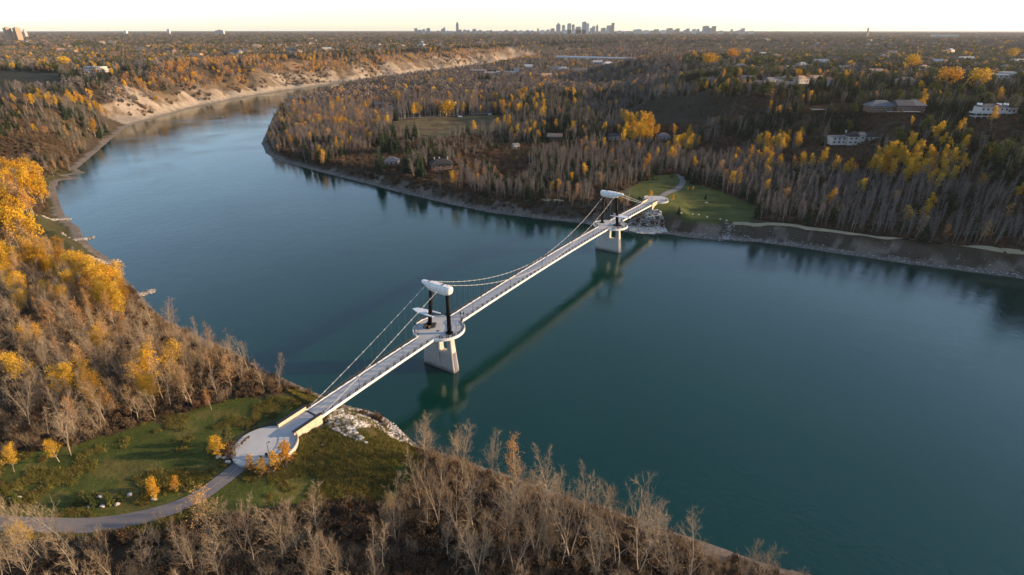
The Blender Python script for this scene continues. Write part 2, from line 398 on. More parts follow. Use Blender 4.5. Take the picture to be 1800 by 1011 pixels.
def make_ground():
    az = np.concatenate([np.radians(np.linspace(-52, 52, 420)), np.radians(np.linspace(54, 306, 64))])
    rr = np.exp(np.concatenate([np.linspace(math.log(24), math.log(420), 290, endpoint=False), np.linspace(math.log(420), math.log(2300), 370, endpoint=False), np.linspace(math.log(2300), math.log(26000), 110)]))
    A, R = np.meshgrid(az, rr)
    X, Y = (R * np.sin(A)).ravel(), (R * np.cos(A)).ravel()
    Z, D, O = land_info(X, Y)
    px, py, zc = project(X, Y, Z)
    px = np.where(zc > 5, px, -9e5)
    base = np.empty((len(X), 3)); base[:] = (.060, .046, .030)
    def setc(mask, c, soft=1.0): base[mask] = np.array(c) * soft + base[mask] * (1 - soft)
    big = np.hypot(X, Y)
    setc(big > 1500, (.050, .046, .034))
    setc((Y < 420) & O & (Y > 40) & (D > 0), (.065, .045, .026))
    nz = fbm(X, Y, 9, 31)
    wob = (fbm(X, Y, 16, 41) - .5) * 22
    lawn = inpoly(px + wob * .5, py + wob, LAWN) & (D > 3)
    setc(lawn, (.060, .076, .018)); setc(lawn & (nz > .56), (.10, .095, .028))
    setc(lawn & (px > 470) & (nz < .45), (.070, .058, .026))
    setc(inpoly(px, py + wob * .3, CLEAR) | inpoly(px, py, CLEAR2), (.075, .090, .026))
    setc(inpoly(px, py + wob * .2, FIELD), (.115, .100, .045)); setc(inpoly(px, py + wob * .2, FIELD) & (nz > .55), (.09, .06, .035))
    setc(inpoly(px, py, GOLF), (.05, .10, .02))
    setc(inpoly(px, py, HILL_R), (.040, .036, .026)); setc(inpoly(px, py, HILL_L), (.060, .046, .026)); setc(inpoly(px, py, DARKF), (.03, .033, .022))
    # clay bluff on the left bank
    st = O & (Y > 735 + (fbm(X, Y, 30, 77) - .5) * 60) & (D > 0) & (Y < 2600)
    ss = along(X, Y, OUT)
    cl = st & (Z < 31 + (fbm(ss, D * .4, 70, 51) - .5) * 44) & (Z > .6) & (D < 80)
    setc(st & (D < 95) & (Z < 46) & (Y > 1250) & (fbm(ss, D * .3, 40, 52) > .42), (.17, .115, .07))
    setc(cl, (.225, .18, .135)); rib = fbm(ss, D * .12, 15, 61)
    setc(cl & (rib > .54), (.13, .10, .07)); setc(cl & (rib < .36), (.29, .24, .19)); setc(cl & (fbm(ss, D * .5, 26, 66) > .63), (.13, .09, .05))
    setc(st & (Z > .4) & (Z < 7.5 + (rib - .5) * 10) & (D < 60), (.26, .225, .18))
    # left bank nearer: grassy strip
    setc(O & (Y > 225) & (Y < 480) & (D > 5) & (D < np.where(Y < 330, 30, 13)), (.060, .058, .024))
    # gravel beach, and the pale edge of the far cut bank
    setc((D > -3) & (D < 5.5 + (nz - .5) * 4) & (Z < 1.3), (.16, .14, .12))
    setc((~O) & (Y < 480) & (D > 5.0) & (D < 13) & (nz > .42), (.065, .055, .040)); setc((~O) & (Y < 480) & (D > 5.0) & (D < 12) & (nz <= .42), (.15, .125, .10))
    setc(D < -3, (.05, .06, .05))
    nr, na = R.shape
    vs = np.column_stack([X, Y, Z])
    i = np.arange(nr - 1)[:, None] * na; j = np.arange(na)[None, :]; j2 = (j + 1) % na
    F = np.stack([i + j, i + na + j, i + na + j2, i + j2], -1).reshape(-1, 4)
    cz = H1(0.0, 1.0); ci = len(vs)
    vs = np.vstack([vs, (0, 0, cz)]); base = np.vstack([base, (.06, .045, .03)])
    me = bpy.data.meshes.new('ground')
    tri = np.column_stack([np.full(na, ci), np.arange(na), (np.arange(na) + 1) % na])
    me.vertices.add(len(vs)); me.vertices.foreach_set('co', vs.ravel())
    nl = F.size + tri.size; me.loops.add(nl); me.loops.foreach_set('vertex_index', np.concatenate([F.ravel(), tri.ravel()]))
    me.polygons.add(len(F) + len(tri))
    me.polygons.foreach_set('loop_start', np.concatenate([np.arange(len(F)) * 4, len(F) * 4 + np.arange(len(tri)) * 3]))
    me.polygons.foreach_set('use_smooth', np.ones(len(F) + len(tri), bool))
    me.update(calc_edges=True); me.validate()
    ca = me.color_attributes.new('cover', 'FLOAT_COLOR', 'POINT')
    ca.data.foreach_set('color', np.column_stack([base, np.ones(len(base))]).ravel())
    me.materials.append(M['ground'])
    return obj('ground', me, kind='structure')
make_ground()
MB().add([(-2500, -1500, 0), (2500, -1500, 0), (2500, 4200, 0), (-2500, 4200, 0)], [(0, 1, 2, 3)]).build('river', M['water'], kind='structure')

def ribbon(name, pts, width, mat, lift=.06, kind='structure', sub=6):
    """a path laid over the ground"""
    P = [Vector((p[0], p[1], 0)) for p in pts]; Q = []
    for i in range(len(P) - 1):
        p0, p1, p2, p3 = P[max(i - 1, 0)], P[i], P[i + 1], P[min(i + 2, len(P) - 1)]
        for k in range(sub):
            t = k / sub
            Q.append(.5 * ((2 * p1) + (p2 - p0) * t + (2 * p0 - 5 * p1 + 4 * p2 - p3) * t * t + (3 * p1 - p0 - 3 * p2 + p3) * t ** 3))
    Q.append(P[-1]); vs = []; fs = []
    for i, q in enumerate(Q):
        d = (Q[min(i + 1, len(Q) - 1)] - Q[max(i - 1, 0)]).normalized(); s = Vector((d.y, -d.x, 0))
        for k in (-1, -.5, 0, .5, 1):
            p = q + s * (k * width / 2); vs.append((p.x, p.y))
    xs = np.array([v[0] for v in vs]); ys = np.array([v[1] for v in vs])
    zz = H(xs, ys) + lift
    for i in range(len(Q) - 1):
        for k in range(4): fs.append((i * 5 + k, i * 5 + k + 1, (i + 1) * 5 + k + 1, (i + 1) * 5 + k))
    mb = MB(); mb.add([(x, y, z) for x, y, z in zip(xs, ys, zz)], fs)
    return mb.build(name, mat, kind=kind, smooth=True)
PATH_N = [at(422, 818, 11.8), at(390, 845, 11.8), at(352, 872, 11.8), at(300, 895, 11.8), at(240, 912, 11.8), at(170, 923, 11.8), at(90, 927, 11.8), at(0, 922, 12), at(-120, 905, 12)]
ribbon('footpath', PATH_N, 4.4, M['asphalt'], .14)
_e = [from_uw(SPAN + 75.5, -.5)]
ribbon('footpath', _e + [at(1176, 337, 11), at(1190, 330, 10.5), at(1200, 320, 10), at(1196, 311, 10), at(1180, 302, 9.5), at(1150, 295, 9.3), at(1110, 291, 9)], 4.2, M['asphalt'], .16)
ribbon('footpath', [at(70, 448, 8.5), at(78, 470, 9), at(88, 500, 9.5), at(84, 535, 10), at(70, 575, 11)], 3.6, M['asphalt'], .14)
ribbon('path_line', PATH_N[:4], .13, M['line'], .155)
M['dry_grass'] = flat('dry_grass', (.30, .25, .16), .95, .35, .25, bump=.2)
ribbon('bank_trail', [pix(q, w)[:2] for q, w in ((1288, 393), (1350, 394), (1430, 403), (1500, 412), (1560, 419), (1620, 423), (1700, 433), (1800, 444), (1860, 450))], 1.7, M['dry_grass'], .12)
ribbon('bank_trail', [pix(q, w)[:2] for q, w in ((862, 338), (900, 343), (950, 349), (992, 353))], 2.6, M['dry_grass'], .12)
ribbon('road', [at(690, 210, 9), at(760, 205.5, 9), at(830, 202, 9), at(890, 200, 9), at(950, 198, 9)], 5.0, M['asphalt'], .25)
# ------------------------------------------------------------------ the footbridge (local x along the deck, y to the left)
BR = thing('footbridge', 'long white suspension footbridge with two black-columned towers crossing the river', 'bridge', (T1[0], T1[1], 0), ANG)
HWD = 2.9; RB = 8.4; U0, U1 = -54.0, SPAN + 54.0
def flipper(second):
    return (lambda u, y, z: (SPAN - u, -y, z)) if second else (lambda u, y, z: (u, y, z))
ul = list(np.arange(U0, U1 + .01, 3.1)); ul[-1] = U1
path = [((u, 0, zdeck(u)), (0, 1, 0), (0, 0, 1)) for u in ul]
MB().sweep([(-2.75, 0), (2.75, 0), (2.75, -.35), (1.6, -1.0), (-1.6, -1.0), (-2.75, -.35)], path).build('deck', M['deck'], BR)
LOOK = {}                                                # side (+1 left, -1 right), tower -> centre u, centre y, radius
for tw in (0, 1):
    for sgn, (cu, cy, r) in ((1, (.75, .9, 8.6)), (-1, (1.25, -.45, 7.65))):
        LOOK[(sgn if tw == 0 else -sgn, tw)] = (cu, cy, r) if tw == 0 else (SPAN - cu, -cy, r)
def chord(sgn, tw):
    cu, cy, r = LOOK[(sgn, tw)]; h = math.sqrt(r * r - (HWD * sgn - cy) ** 2); return cu - h, cu + h
def arc(sgn, tw, n_, pad=0.0, inset=0.0):
    cu, cy, r = LOOK[(sgn, tw)]; a = math.asin((HWD - cy * sgn) / r) + pad; out = []
    for t in np.linspace(a, math.pi - a, n_):
        out.append((cu + (r - inset) * math.cos(t), cy + sgn * (r - inset) * math.sin(t), math.cos(t), sgn * math.sin(t), sgn * t))
    return out
RUNS = {}
for sgn in (1, -1):                                      # white edge beams, interrupted by the lookouts
    c0, c1 = chord(sgn, 0), chord(sgn, 1)
    RUNS[sgn] = ((U0, c0[0]), (c0[1], c1[0]), (c1[1], U1))
    for a, b2 in RUNS[sgn]:
        us = list(np.arange(a, b2, 3.1)) + [b2]
        p = [((u, sgn * HWD, zdeck(u)), (0, 1, 0), (0, 0, 1)) for u in us]
        MB().sweep([(-.17, .16), (.17, .16), (.17, -.62), (-.17, -.62)], p).build('edge_beam', M['white'], BR)
for tw in (0, 1):                                        # rounded lookouts on both sides of each tower
    for sgn in (1, -1):
        A = arc(sgn, tw, 40, 0, .1)
        pl = [(q[0], q[1]) for q in A]; u_a, u_b = chord(sgn, tw)
        pl += [(u_a + .1, sgn * 2.7), (u_b - .1, sgn * 2.7)]
        if sgn < 0: pl = pl[::-1]
        MB().prism(pl, lambda x, y: zdeck(x) - .6, lambda x, y: zdeck(x) + .006).build('lookout_slab', M['deck'], BR)
        pth = [((q[0], q[1], zdeck(q[0])), (q[2], q[3], 0), (0, 0, 1)) for q in arc(sgn, tw, 40)]
        MB().sweep([(-.2, .2), (.25, .2), (.25, -.75), (-.2, -.75)], pth).build('lookout_rim', M['white'], BR)
# railings: frames of two posts, and long rails
fr = MB()
for dx in (-.42, .42): fr.box((dx, 0, .56), (.17, .12, 1.12))
[fr.box((q, 0, .6), (.05, .05, .95)) for q in (-.25, -.1, .1, .25)]
FRAME = fr.mesh('railing_frame', M['rail'])
def rail_run(pts, nm='handrail'):
    for hz, r in ((1.12, .085), (.75, .028), (.4, .028)):
        MB().tube([(x, y, z + hz) for x, y, z in pts], r, 4).build('handrail' if r > .03 else 'rail_wire', M['rail'], BR)
for sgn in (1, -1):
    y = sgn * (HWD - .05)
    for k_, (a, b2) in enumerate(RUNS[sgn]):
        a, b2 = (a + .5 if k_ == 0 else a), (b2 - .5 if k_ == 2 else b2)
        us = np.arange(a, b2, 1.55)
        rail_run([(u, y, zdeck(u) + .12) for u in list(us) + [b2]])
        for u in np.arange(a + .8, b2 - .4, 3.1):
            o = obj('railing_frame', FRAME, BR); o.location = (u, y, zdeck(u) + .1)
    for tw in (0, 1):
        A = arc(sgn, tw, 26, .01, .1)
        rail_run([(q[0], q[1], zdeck(q[0]) + .15) for q in A])
        for q in A[1:-1:3]:
            o = obj('railing_frame', FRAME, BR); o.location = (q[0], q[1], zdeck(q[0]) + .12); o.rotation_euler = (0, 0, q[4] + math.pi / 2)
# towers
ZT = 29.3
for second in (False, True):
    T = flipper(second); z0 = zdeck(0)
    # y local = -w ; sculpture side is w<0 -> y>0
    for yb, yt in ((4.25, 2.4), (-4.6, -4.6)):
        MB().tube([T(0, yb, z0 - .3), T(0, yt, ZT + .8)], [.74, .68], 16).build('column', M['black'], BR, smooth=True)
        MB().tube([T(0, yb, z0 + .01), T(0, yb, z0 + .22), T(0, yb, z0 + .3)], [1.35, 1.35, .9], 20).build('column_base', M['black'], BR)
    # faceted white head
    oct8 = [(-.55, 1), (.55, 1), (1, .45), (1, -.35), (.62, -1), (-.62, -1), (-1, -.35), (-1, .45)]
    st = [(-6.3, 1.0, .95, 31.15), (-6.0, 1.35, 1.3, 30.95), (-4.6, 1.5, 1.55, 30.75), (-1.5, 1.55, 1.62, 30.75), (1.6, 1.52, 1.55, 30.8), (3.2, 1.4, 1.3, 31.0),
          (3.35, 1.15, 1.05, 31.15), (4.6, 1.0, .8, 31.35), (5.9, .7, .5, 31.6), (6.3, .35, .25, 31.65)]
    mb = MB(); vs = []
    for yy, hw, hh, zc in st:
        for a, c in oct8: vs.append(T(a * hw, yy, zc + c * hh))
    k = 8; fs = [(i * k + j, i * k + (j + 1) % k, (i + 1) * k + (j + 1) % k, (i + 1) * k + j) for i in range(len(st) - 1) for j in range(k)]
    fs += [tuple(range(7, -1, -1)), tuple((len(st) - 1) * k + j for j in range(k))]
    if second is False: pass
    mb.add(vs, fs); hd = mb.build('tower_head', M['white'], BR)
    mb = MB()                                            # shallow seam down the side and the end pocket
    for sx in (-1.57, 1.57): mb.box(T(sx, 0, 30.45), (.03, 7.5, .06))
    for yy, hw, hh, zc_ in ((-4.6, 1.5, 1.55, 30.75), (-1.5, 1.55, 1.62, 30.75), (1.6, 1.52, 1.55, 30.8)):
        ring = [T(a * (hw + .012), yy + dy, zc_ + c * (hh + .012)) for dy in (-.035, .035) for a, c in oct8]
        mb.add(ring, [(j, (j + 1) % 8, 8 + (j + 1) % 8, 8 + j) for j in range(8)])
    mb.build('seam', M['nose_steel'], hd)
    mb = MB(); mb.box(T(0, -6.31, 30.9), (.7, .06, .7)); mb.build('end_hatch', M['rock'], hd)
    for yy in (2.9, -2.9):                               # saddles
        MB().box(T(0, yy, 32.35 if yy < 0 else 32.2), (1.5, .36, .34)).build('saddle', M['coping'], BR)
    # fork-tailed wing held by the sculpture column
    pl = [(.6, 11.3), (-.9, 10.3), (-1.9, 4.2), (-2.0, .6), (-1.5, .4), (-1.0, 4.0), (-.75, 4.9), (.75, 4.9), (1.1, 3.8), (1.3, .9), (1.9, .9), (2.0, 4.0), (1.7, 8.5)]
    zw = 19.7; mb = MB(); k = len(pl)
    vs = [T(-x, y, zw + (11 - y) * .02) for x, y in pl] + [T(-x, y, zw + .28 + (11 - y) * .02) for x, y in pl]
    mb.add(vs, [tuple(range(k)), tuple(range(2 * k - 1, k - 1, -1))] + [(i, k + i, k + (i + 1) % k, (i + 1) % k) for i in range(k)])
    mb.build('wing', M['wing'], BR)
    MB().tube([T(.85, 3.6, zw + .15), T(-.85, 3.6, zw + .15)], .12, 6).build('wing_bracket', M['wing'], BR)
    # pier: tapered wall with an opening under the deck
    zt = z0 - .62
    def half(z): return 1.75 - (z + 3.5) * .035
    def side(z): return 7.5 - (z + 3.5) * .105
    prof = [(-side(-3.5), -3.5), (side(-3.5), -3.5), (side(zt), zt), (4.0, zt), (4.0, 7.2), (.8, 7.2), (.8, zt), (-side(zt), zt)]
    mb = MB(); ys = 1 if second else -1                             # upstream end, same side of both piers
    vs = [T(-half(z), y * ys, z) for y, z in prof] + [T(half(z), y * ys, z) for y, z in prof]; k = len(prof)
    mb.add(vs, [tuple(range(k)), tuple(range(2 * k - 1, k - 1, -1))] + [(i, k + i, k + (i + 1) % k, (i + 1) % k) for i in range(k)])
    pr = mb.build('pier', M['pier_concrete'], BR)
    ys = 1 if second else -1                             # upstream end, same side of both piers
    npl = []
    for zz in (-1.0, 7.4):
        for t in np.linspace(-1.25, 1.25, 9): npl.append(T(half(zz) * 1.03 * math.sin(t), (ys if True else 1) * (side(zz) - .72 + .92 * math.cos(t)), zz))
    MB().add(npl, [(i, i + 1, i + 10, i + 9) for i in range(8)]).build('nose_plate', M['nose_steel'], pr, smooth=True)
    bv = pr.modifiers.new('round', 'BEVEL'); bv.width = .55; bv.segments = 3; bv.limit_method = 'ANGLE'; bv.angle_limit = math.radians(40)
    mb = MB(); mb.box(T(-half(4.6) + .0, ys * 1.0, 4.6), (.14, .14, 4.0)); mb.build('drain_pipe', M['bronze'], pr)
    MB().tube([T(-1.0, -.4, z0 + .01), T(-1.0, -.4, z0 + .03)], .5, 16).build('floor_medallion', M['bronze'], BR)
    # cables
    for yy in (2.9, -2.9):
        p = [T(u, yy, zdeck(-53) + .4 + (32.3 - zdeck(-53) - .4) * ((u + 53) / 53.0) ** 1.08) for u in np.linspace(-53, 0, 20)]
        MB().tube(p, .052, 6).build('cable', M['cable'], BR, smooth=True)
        mb, hg = MB(), MB()
        for u in np.arange(-50, -2, 3.1):
            zc = zdeck(-53) + .4 + (32.3 - zdeck(-53) - .4) * ((u + 53) / 53.0) ** 1.08
            q = T(u, yy, zc); mb.box(q, (.28, .28, .28), .7)
            hg.tube([q, (q[0], q[1], zdeck(q[0]) - .3)], .007, 3, cap=False)
        mb.build('cable_lights', M['white'], BR, kind='stuff'); hg.build('hangers', M['cable'], BR, kind='stuff')
for yy in (2.9, -2.9):
    def zc(u):
        t = abs(u - SPAN / 2) / (SPAN / 2); return 16.6 + 15.7 * (.9 * t ** 2 + .1 * t)
    us = np.linspace(0, SPAN, 60)
    MB().tube([(u, yy, zc(u)) for u in us], .052, 6).build('cable', M['cable'], BR, smooth=True)
    mb, hg = MB(), MB()
    for u in np.arange(3, SPAN - 2, 3.1):
        mb.box((u, yy, zc(u)), (.28, .28, .28), .7); hg.tube([(u, yy, zc(u)), (u, yy, zdeck(u) - .3)], .007, 3, cap=False)
    mb.build('cable_lights', M['white'], BR, kind='stuff'); hg.build('hangers', M['cable'], BR, kind='stuff')

# landings at both ends: ramp walls with panels and coping, round plaza
def landing(second):
    T = flipper(second)
    nm = 'far' if second else 'near'
    L = thing('bridge_landing', 'round plaza with panelled ramp walls at the bridge end beside the ' + ('grassy clearing' if second else 'yellow saplings'), 'plaza', (T1[0], T1[1], 0), ANG, 'plazas at the bridge ends')
    zA, zB = zdeck(U0), 12.35
    PC, PR = -69.0, 7.9
    def zr(u): return zB + (zA - zB) * max(0, min(1, (u + 63.0) / 9.0))
    def P(pl, z0, z1):
        pl2 = [T(x, y, 0)[:2] for x, y in pl]
        inv = (lambda x: SPAN - x) if second else (lambda x: x)
        g0 = (lambda x, y: z0(inv(x))) if callable(z0) else z0
        g1 = (lambda x, y: z1(inv(x))) if callable(z1) else z1
        return MB().prism(pl2, g0, g1)
    P([(-63.5, -2.9), (U0, -2.9), (U0, 2.9), (-63.5, 2.9)], 6.0, lambda u: zr(u)).build('ramp', M['paving'], L)
    cir = [(PC + PR * math.cos(t), PR * math.sin(t)) for t in np.linspace(0, 2 * math.pi, 72, endpoint=False)]
    P(cir, 9.0, lambda u: zB - .006).build('plaza_slab', M['paving'], L)
    P([(U0 - .25, -2.85), (U0 + .35, -2.85), (U0 + .35, 2.85), (U0 - .25, 2.85)], zA - .1, zA + .022).build('expansion_joint', M['coping'], L)
    for s in (1, -1):
        u_a, u_b = (-62.6, -53.6)
        core = P([(u_a, s * 3.25 - .25), (u_b, s * 3.25 - .25), (u_b, s * 3.25 + .25), (u_a, s * 3.25 + .25)], 5.5, lambda u: zr(u) + 1.25); 
        wl = core.build('ramp_wall', M['panel'], L)
        nP = 4; wpan = (u_b - u_a) / nP
        for i in range(nP):
            a = u_a + i * wpan + .03; b2 = a + wpan - .06
            yo = s * 3.50
            P([(a, yo - .06), (b2, yo - .06), (b2, yo + .06), (a, yo + .06)], 5.6, lambda u: zr(u) + 1.22).build('panel', M['panel'], wl)
            yi = s * 3.0
            P([(a, yi - .04), (b2, yi - .04), (b2, yi + .04), (a, yi + .04)], lambda u: zr(u) + .3, lambda u: zr(u) + 1.2).build('panel', M['panel'], wl)
        P([(u_a - .1, s * 3.25 - .5), (u_b + .1, s * 3.25 - .5), (u_b + .1, s * 3.25 + .5), (u_a - .1, s * 3.25 + .5)], lambda u: zr(u) + 1.26, lambda u: zr(u) + 1.42).build('coping', M['coping'], wl)
    # parapet wall round the river side, rail round the other
    for s, a, b2, kind in ((-1, 28, 118, 'wall'), (1, 28, 130, 'rail')):
        pth = []; pts = []
        for t in np.radians(np.linspace(a, b2, 36)):
            x, y, _ = T(PC + (PR + .02) * math.cos(t), s * (PR + .02) * math.sin(t), 0)
            n2 = T(PC + (PR + 1.02) * math.cos(t), s * (PR + 1.02) * math.sin(t), 0)
            pth.append(((x, y, 0), (n2[0] - x, n2[1] - y, 0), (0, 0, 1))); pts.append((x, y, zB))
        if kind == 'wall':
            MB().sweep([(0, 8.5), (.3, 8.5), (.3, zB + .45), (0, zB + .45)], pth).build('parapet', M['concrete'], L)
        for hz, r in ((1.1, .05), (.75, .02), (.4, .02)):
            MB().tube([(x, y, z + hz) for x, y, z in pts], r, 4).build('handrail' if r > .03 else 'rail_wire', M['rail'], L)
        for i in range(0, 36, 4):
            x, y, z = pts[i]; MB().box((x, y, z + .55), (.08, .08, 1.1)).build('railing_post', M['rail'], L)
    # end wall under the deck
    P([(U0 + .1, -2.6), (U0 + .6, -2.6), (U0 + .6, 2.6), (U0 + .1, 2.6)], 5.5, zA - 1.0).build('end_wall', M['concrete'], L)
    return L
landing(False); landing(True)

def local(u, y, z):
    x, yy = from_uw(u, -y); return (x, yy, z)
def arc_bench(u, y, r, a0_, a1_, label, second=False):
    c = local(-69 if not second else SPAN + 69, 0, 12.35)
    o = thing('bench', label, 'bench', c, ANG + (math.pi if second else 0))
    pth = [((r * math.cos(t), r * math.sin(t), 0), (math.cos(t), math.sin(t), 0), (0, 0, 1)) for t in np.radians(np.linspace(a0_, a1_, 14))]
    for k in range(3):
        MB().sweep([(k * .19 - .27, .42), (k * .19 - .10, .42), (k * .19 - .10, .48), (k * .19 - .27, .48)], pth).build('seat_slat', M['wood'], o)
    for t in np.radians(np.linspace(a0_ + 3, a1_ - 3, 3)):
        MB().box((r * math.cos(t), r * math.sin(t), .21), (.45, .1, .42), t).build('leg', M['coping'], o)
arc_bench(0, 0, 6.0, 92, 122, 'curved dark bench by the railing on the plaza near the yellow saplings')
arc_bench(0, 0, 6.6, -95, -68, 'curved dark bench against the pale parapet behind the yellow saplings')
arc_bench(0, 0, 6.2, 88, 118, 'curved dark bench on the plaza beside the grassy clearing', True)

# lamp posts
def lamp(loc, rz, label, h=4.2, group=None):
    o = thing('lamp_post', label, 'lamp', loc, rz, group)
    MB().tube([(0, 0, -.05), (0, 0, .5), (0, 0, .52), (0, 0, h)], [.13, .13, .07, .055], 8).build('pole', M['rail'], o)
    MB().tube([(0, 0, h - .1), (.25, 0, h + .05), (.55, 0, h + .08)], .035, 5).build('arm', M['rail'], o)
    MB().tube([(.55, 0, h + .1), (.55, 0, h + .02), (.55, 0, h - .06)], [.08, .26, .22], 10).build('lamp_head', M['coping'], o)
    return o
def deck_u(px, py, w):
    us = np.linspace(U0, U1, 2400); x = T1[0] + us * UU[0] + w * WW[0]; y = T1[1] + us * UU[1] + w * WW[1]
    a, b2, _ = project(x, y, zdeck(us)); return float(us[np.argmin((a - px) ** 2 + (b2 - py) ** 2)])
for w, lst in ((2.62, [(632, 683), (709, 631), (831.4, 550), (896.7, 506.6), (951.7, 471), (999, 441), (1041, 415.6), (1117, 371), (1145, 355)]),
               (-2.62, [(663, 640), (846, 521), (907.6, 484), (960, 451), (1005, 422.5)])):
    for p in lst:
        u = deck_u(p[0], p[1], w)
        lamp(local(u, -w, zdeck(u)), ANG + (math.pi / 2 if w > 0 else -math.pi / 2), 'slim dark lamp post standing along the railing of the footbridge deck', group='lamp posts along the footbridge deck')
for second in (False, True):
    for (u, y), a in (((-6.6, 3.6), -.5), ((-1.6, -7.1), 2), ((6.9, -4.2), 2.6)):
        uu, yy = (SPAN - u, -y) if second else (u, y)
        lamp(local(uu, yy, zdeck(uu)), ANG + a + (math.pi if second else 0), 'lamp post on the rounded lookout at the ' + ('tower by the far gravel bank' if second else 'tower with two walkers beside it'), group='lamp posts on the round lookouts')
x, y = at(474.5, 805, 12.35); lamp((x, y, 12.3), .4, 'tall dark lamp post with a dish head beside the blue bin on the plaza', 4.8)
x, y, z = pix(429, 756); lamp((x, y, z), 0, 'dark lamp post on the lawn beside the plaza railing', 4.2)
x, y, z = pix(551.5, 714); lamp((x, y, z), 0, 'dark lamp post on the rocky bank beside the ramp wall', 4.6)

def bin_(px, py, mat, label, z=12.35):
    x, y = at(px, py, z); o = thing('litter_bin', label, 'bin', (x, y, z - .01), ANG)
    MB().tube([(0, 0, 0), (0, 0, .75), (0, 0, .95)], [.30, .34, .34], 12).build('body', M[mat], o)
    MB().tube([(0, 0, .95), (0, 0, 1.02), (0, 0, 1.14)], [.37, .36, .18], 12).build('lid', M['coping'] if mat == 'blue' else M['rail'], o)
bin_(469, 803, 'blue', 'blue litter bin at the foot of the plaza lamp post')
bin_(459.5, 808, 'black', 'black litter bin behind the yellow saplings at the plaza edge')

# people walking on the deck
def person(u, y, label, cloth, legs, ph):
    z = zdeck(u) + .004
    o = thing('person', label, 'person', local(u, y, z), ANG)
    V = [(0, 0, .95), (0, 0, 1.15), (0, 0, 1.38), (0, 0, 1.50), (.01, 0, 1.60), (.02, 0, 1.74),
         (0, .19, 1.42), (-.05 * ph, .26, 1.16), (.12 * ph, .27, .92), (.16 * ph, .27, .84),
         (0, -.19, 1.42), (.05 * ph, -.26, 1.16), (.2 * ph, -.26, .95), (.26 * ph, -.25, .88),
         (0, .10, .90), (.14 * ph, .11, .50), (.10 * ph, .11, .08), (.25 * ph + .08, .12, .05),
         (0, -.10, .90), (-.08 * ph, -.11, .50), (-.22 * ph, -.11, .09), (-.10 * ph, -.12, .05)]
    E = [(0, 1), (1, 2), (2, 3), (3, 4), (4, 5), (2, 6), (6, 7), (7, 8), (8, 9), (2, 10), (10, 11), (11, 12), (12, 13), (0, 14), (14, 15), (15, 16), (16, 17), (0, 18), (18, 19), (19, 20), (20, 21)]
    R = [.16, .15, .17, .07, .10, .09, .075, .06, .045, .04, .075, .06, .045, .04, .11, .075, .05, .045, .11, .075, .05, .045]
    me = bpy.data.meshes.new('body'); me.from_pydata(V, E, []); me.materials.append(cloth)
    b2 = obj('body', me, o)
    b2.modifiers.new('skin', 'SKIN'); me.skin_vertices or None
    for i, r in enumerate(R):
        me.skin_vertices[0].data[i].radius = (r, r * (.75 if i in (1, 2) else 1))
    me.skin_vertices[0].data[0].use_root = True
    b2.modifiers.new('sub', 'SUBSURF').levels = 1
    mb = MB()                                            # hair cap
    ring = [(.10, 1.66), (.115, 1.74), (.09, 1.82), (.03, 1.855)]
    mb.tube([(.0, 0, zz) for _, zz in ring], [r for r, _ in ring], 8); mb.build('hair', M['coping'], o, smooth=True)
    MB().tube([(0, 0, .98), (0, 0, 1.2), (0, 0, 1.42), (0, 0, 1.48)], [.19, .18, .21, .10], 10).build('jacket', cloth, o, smooth=True)
M['coat'] = flat('dark_coat', (.02, .02, .024), .8); M['coat2'] = flat('grey_coat', (.05, .05, .055), .8)
u1 = deck_u(812, 559, .3); person(u1, -.3, 'person in dark clothes walking on the deck, further from the rail', M['coat'], None, 1)
u1 = deck_u(817, 558.5, 1.2); person(u1, -1.2, 'person in a grey coat walking on the deck, closer to the rail', M['coat2'], None, -1)

# bronze sculptures at the column feet
def lump(seed, rx, ry, rz_, sub=2, amp=.35):
    import bmesh
    bm = bmesh.new(); bmesh.ops.create_icosphere(bm, subdivisions=sub, radius=1)
    r = np.random.default_rng(seed); ph = r.uniform(0, 9, 6)
    vs = []
    for v in bm.verts:
        c = v.co; k = 1 + amp * (math.sin(3.1 * c.x + ph[0]) * math.sin(2.7 * c.y + ph[1]) + .6 * math.sin(5.3 * c.z + ph[2] + 3 * c.x)) * .8
        vs.append((c.x * k * rx, c.y * k * ry, c.z * k * rz_))
    fs = [tuple(v.index for v in f.verts) for f in bm.faces]; bm.free()
    return vs, fs
for second in (False, True):
    yb = 4.25; uu, yy = (SPAN, -yb) if second else (0, yb)
    o = thing('bronze_sculpture', 'dark bronze animal sculpture at the column foot ' + ('on the lookout near the gravel bank' if second else 'on the lookout near the two walkers'), 'sculpture', local(uu, yy, zdeck(uu)), ANG + (math.pi if second else 0))
    def L(seed, c, r):
        vs, fs = lump(seed, *r); return [(x + c[0], y2 + c[1], z + c[2]) for x, y2, z in vs], fs
    MB().add(*L(1, (0, 0, .25), (2.1, 2.0, .5))).build('rock_base', M['bronze'], o)
    MB().add(*L(2, (.2, .9, .75), (1.3, .9, .7))).add(*L(3, (1.9, -.6, .3), (1.0, .6, .38))).build('boulder', M['bronze'], o)
    MB().add(*L(4, (-1.9, .3, .7), (.95, .42, .45))).add(*L(5, (-2.75, .2, .95), (.42, .3, .34))).add(*L(6, (-1.3, -.9, .55), (.8, .5, .55))).build('animal_figure', M['bronze'], o)
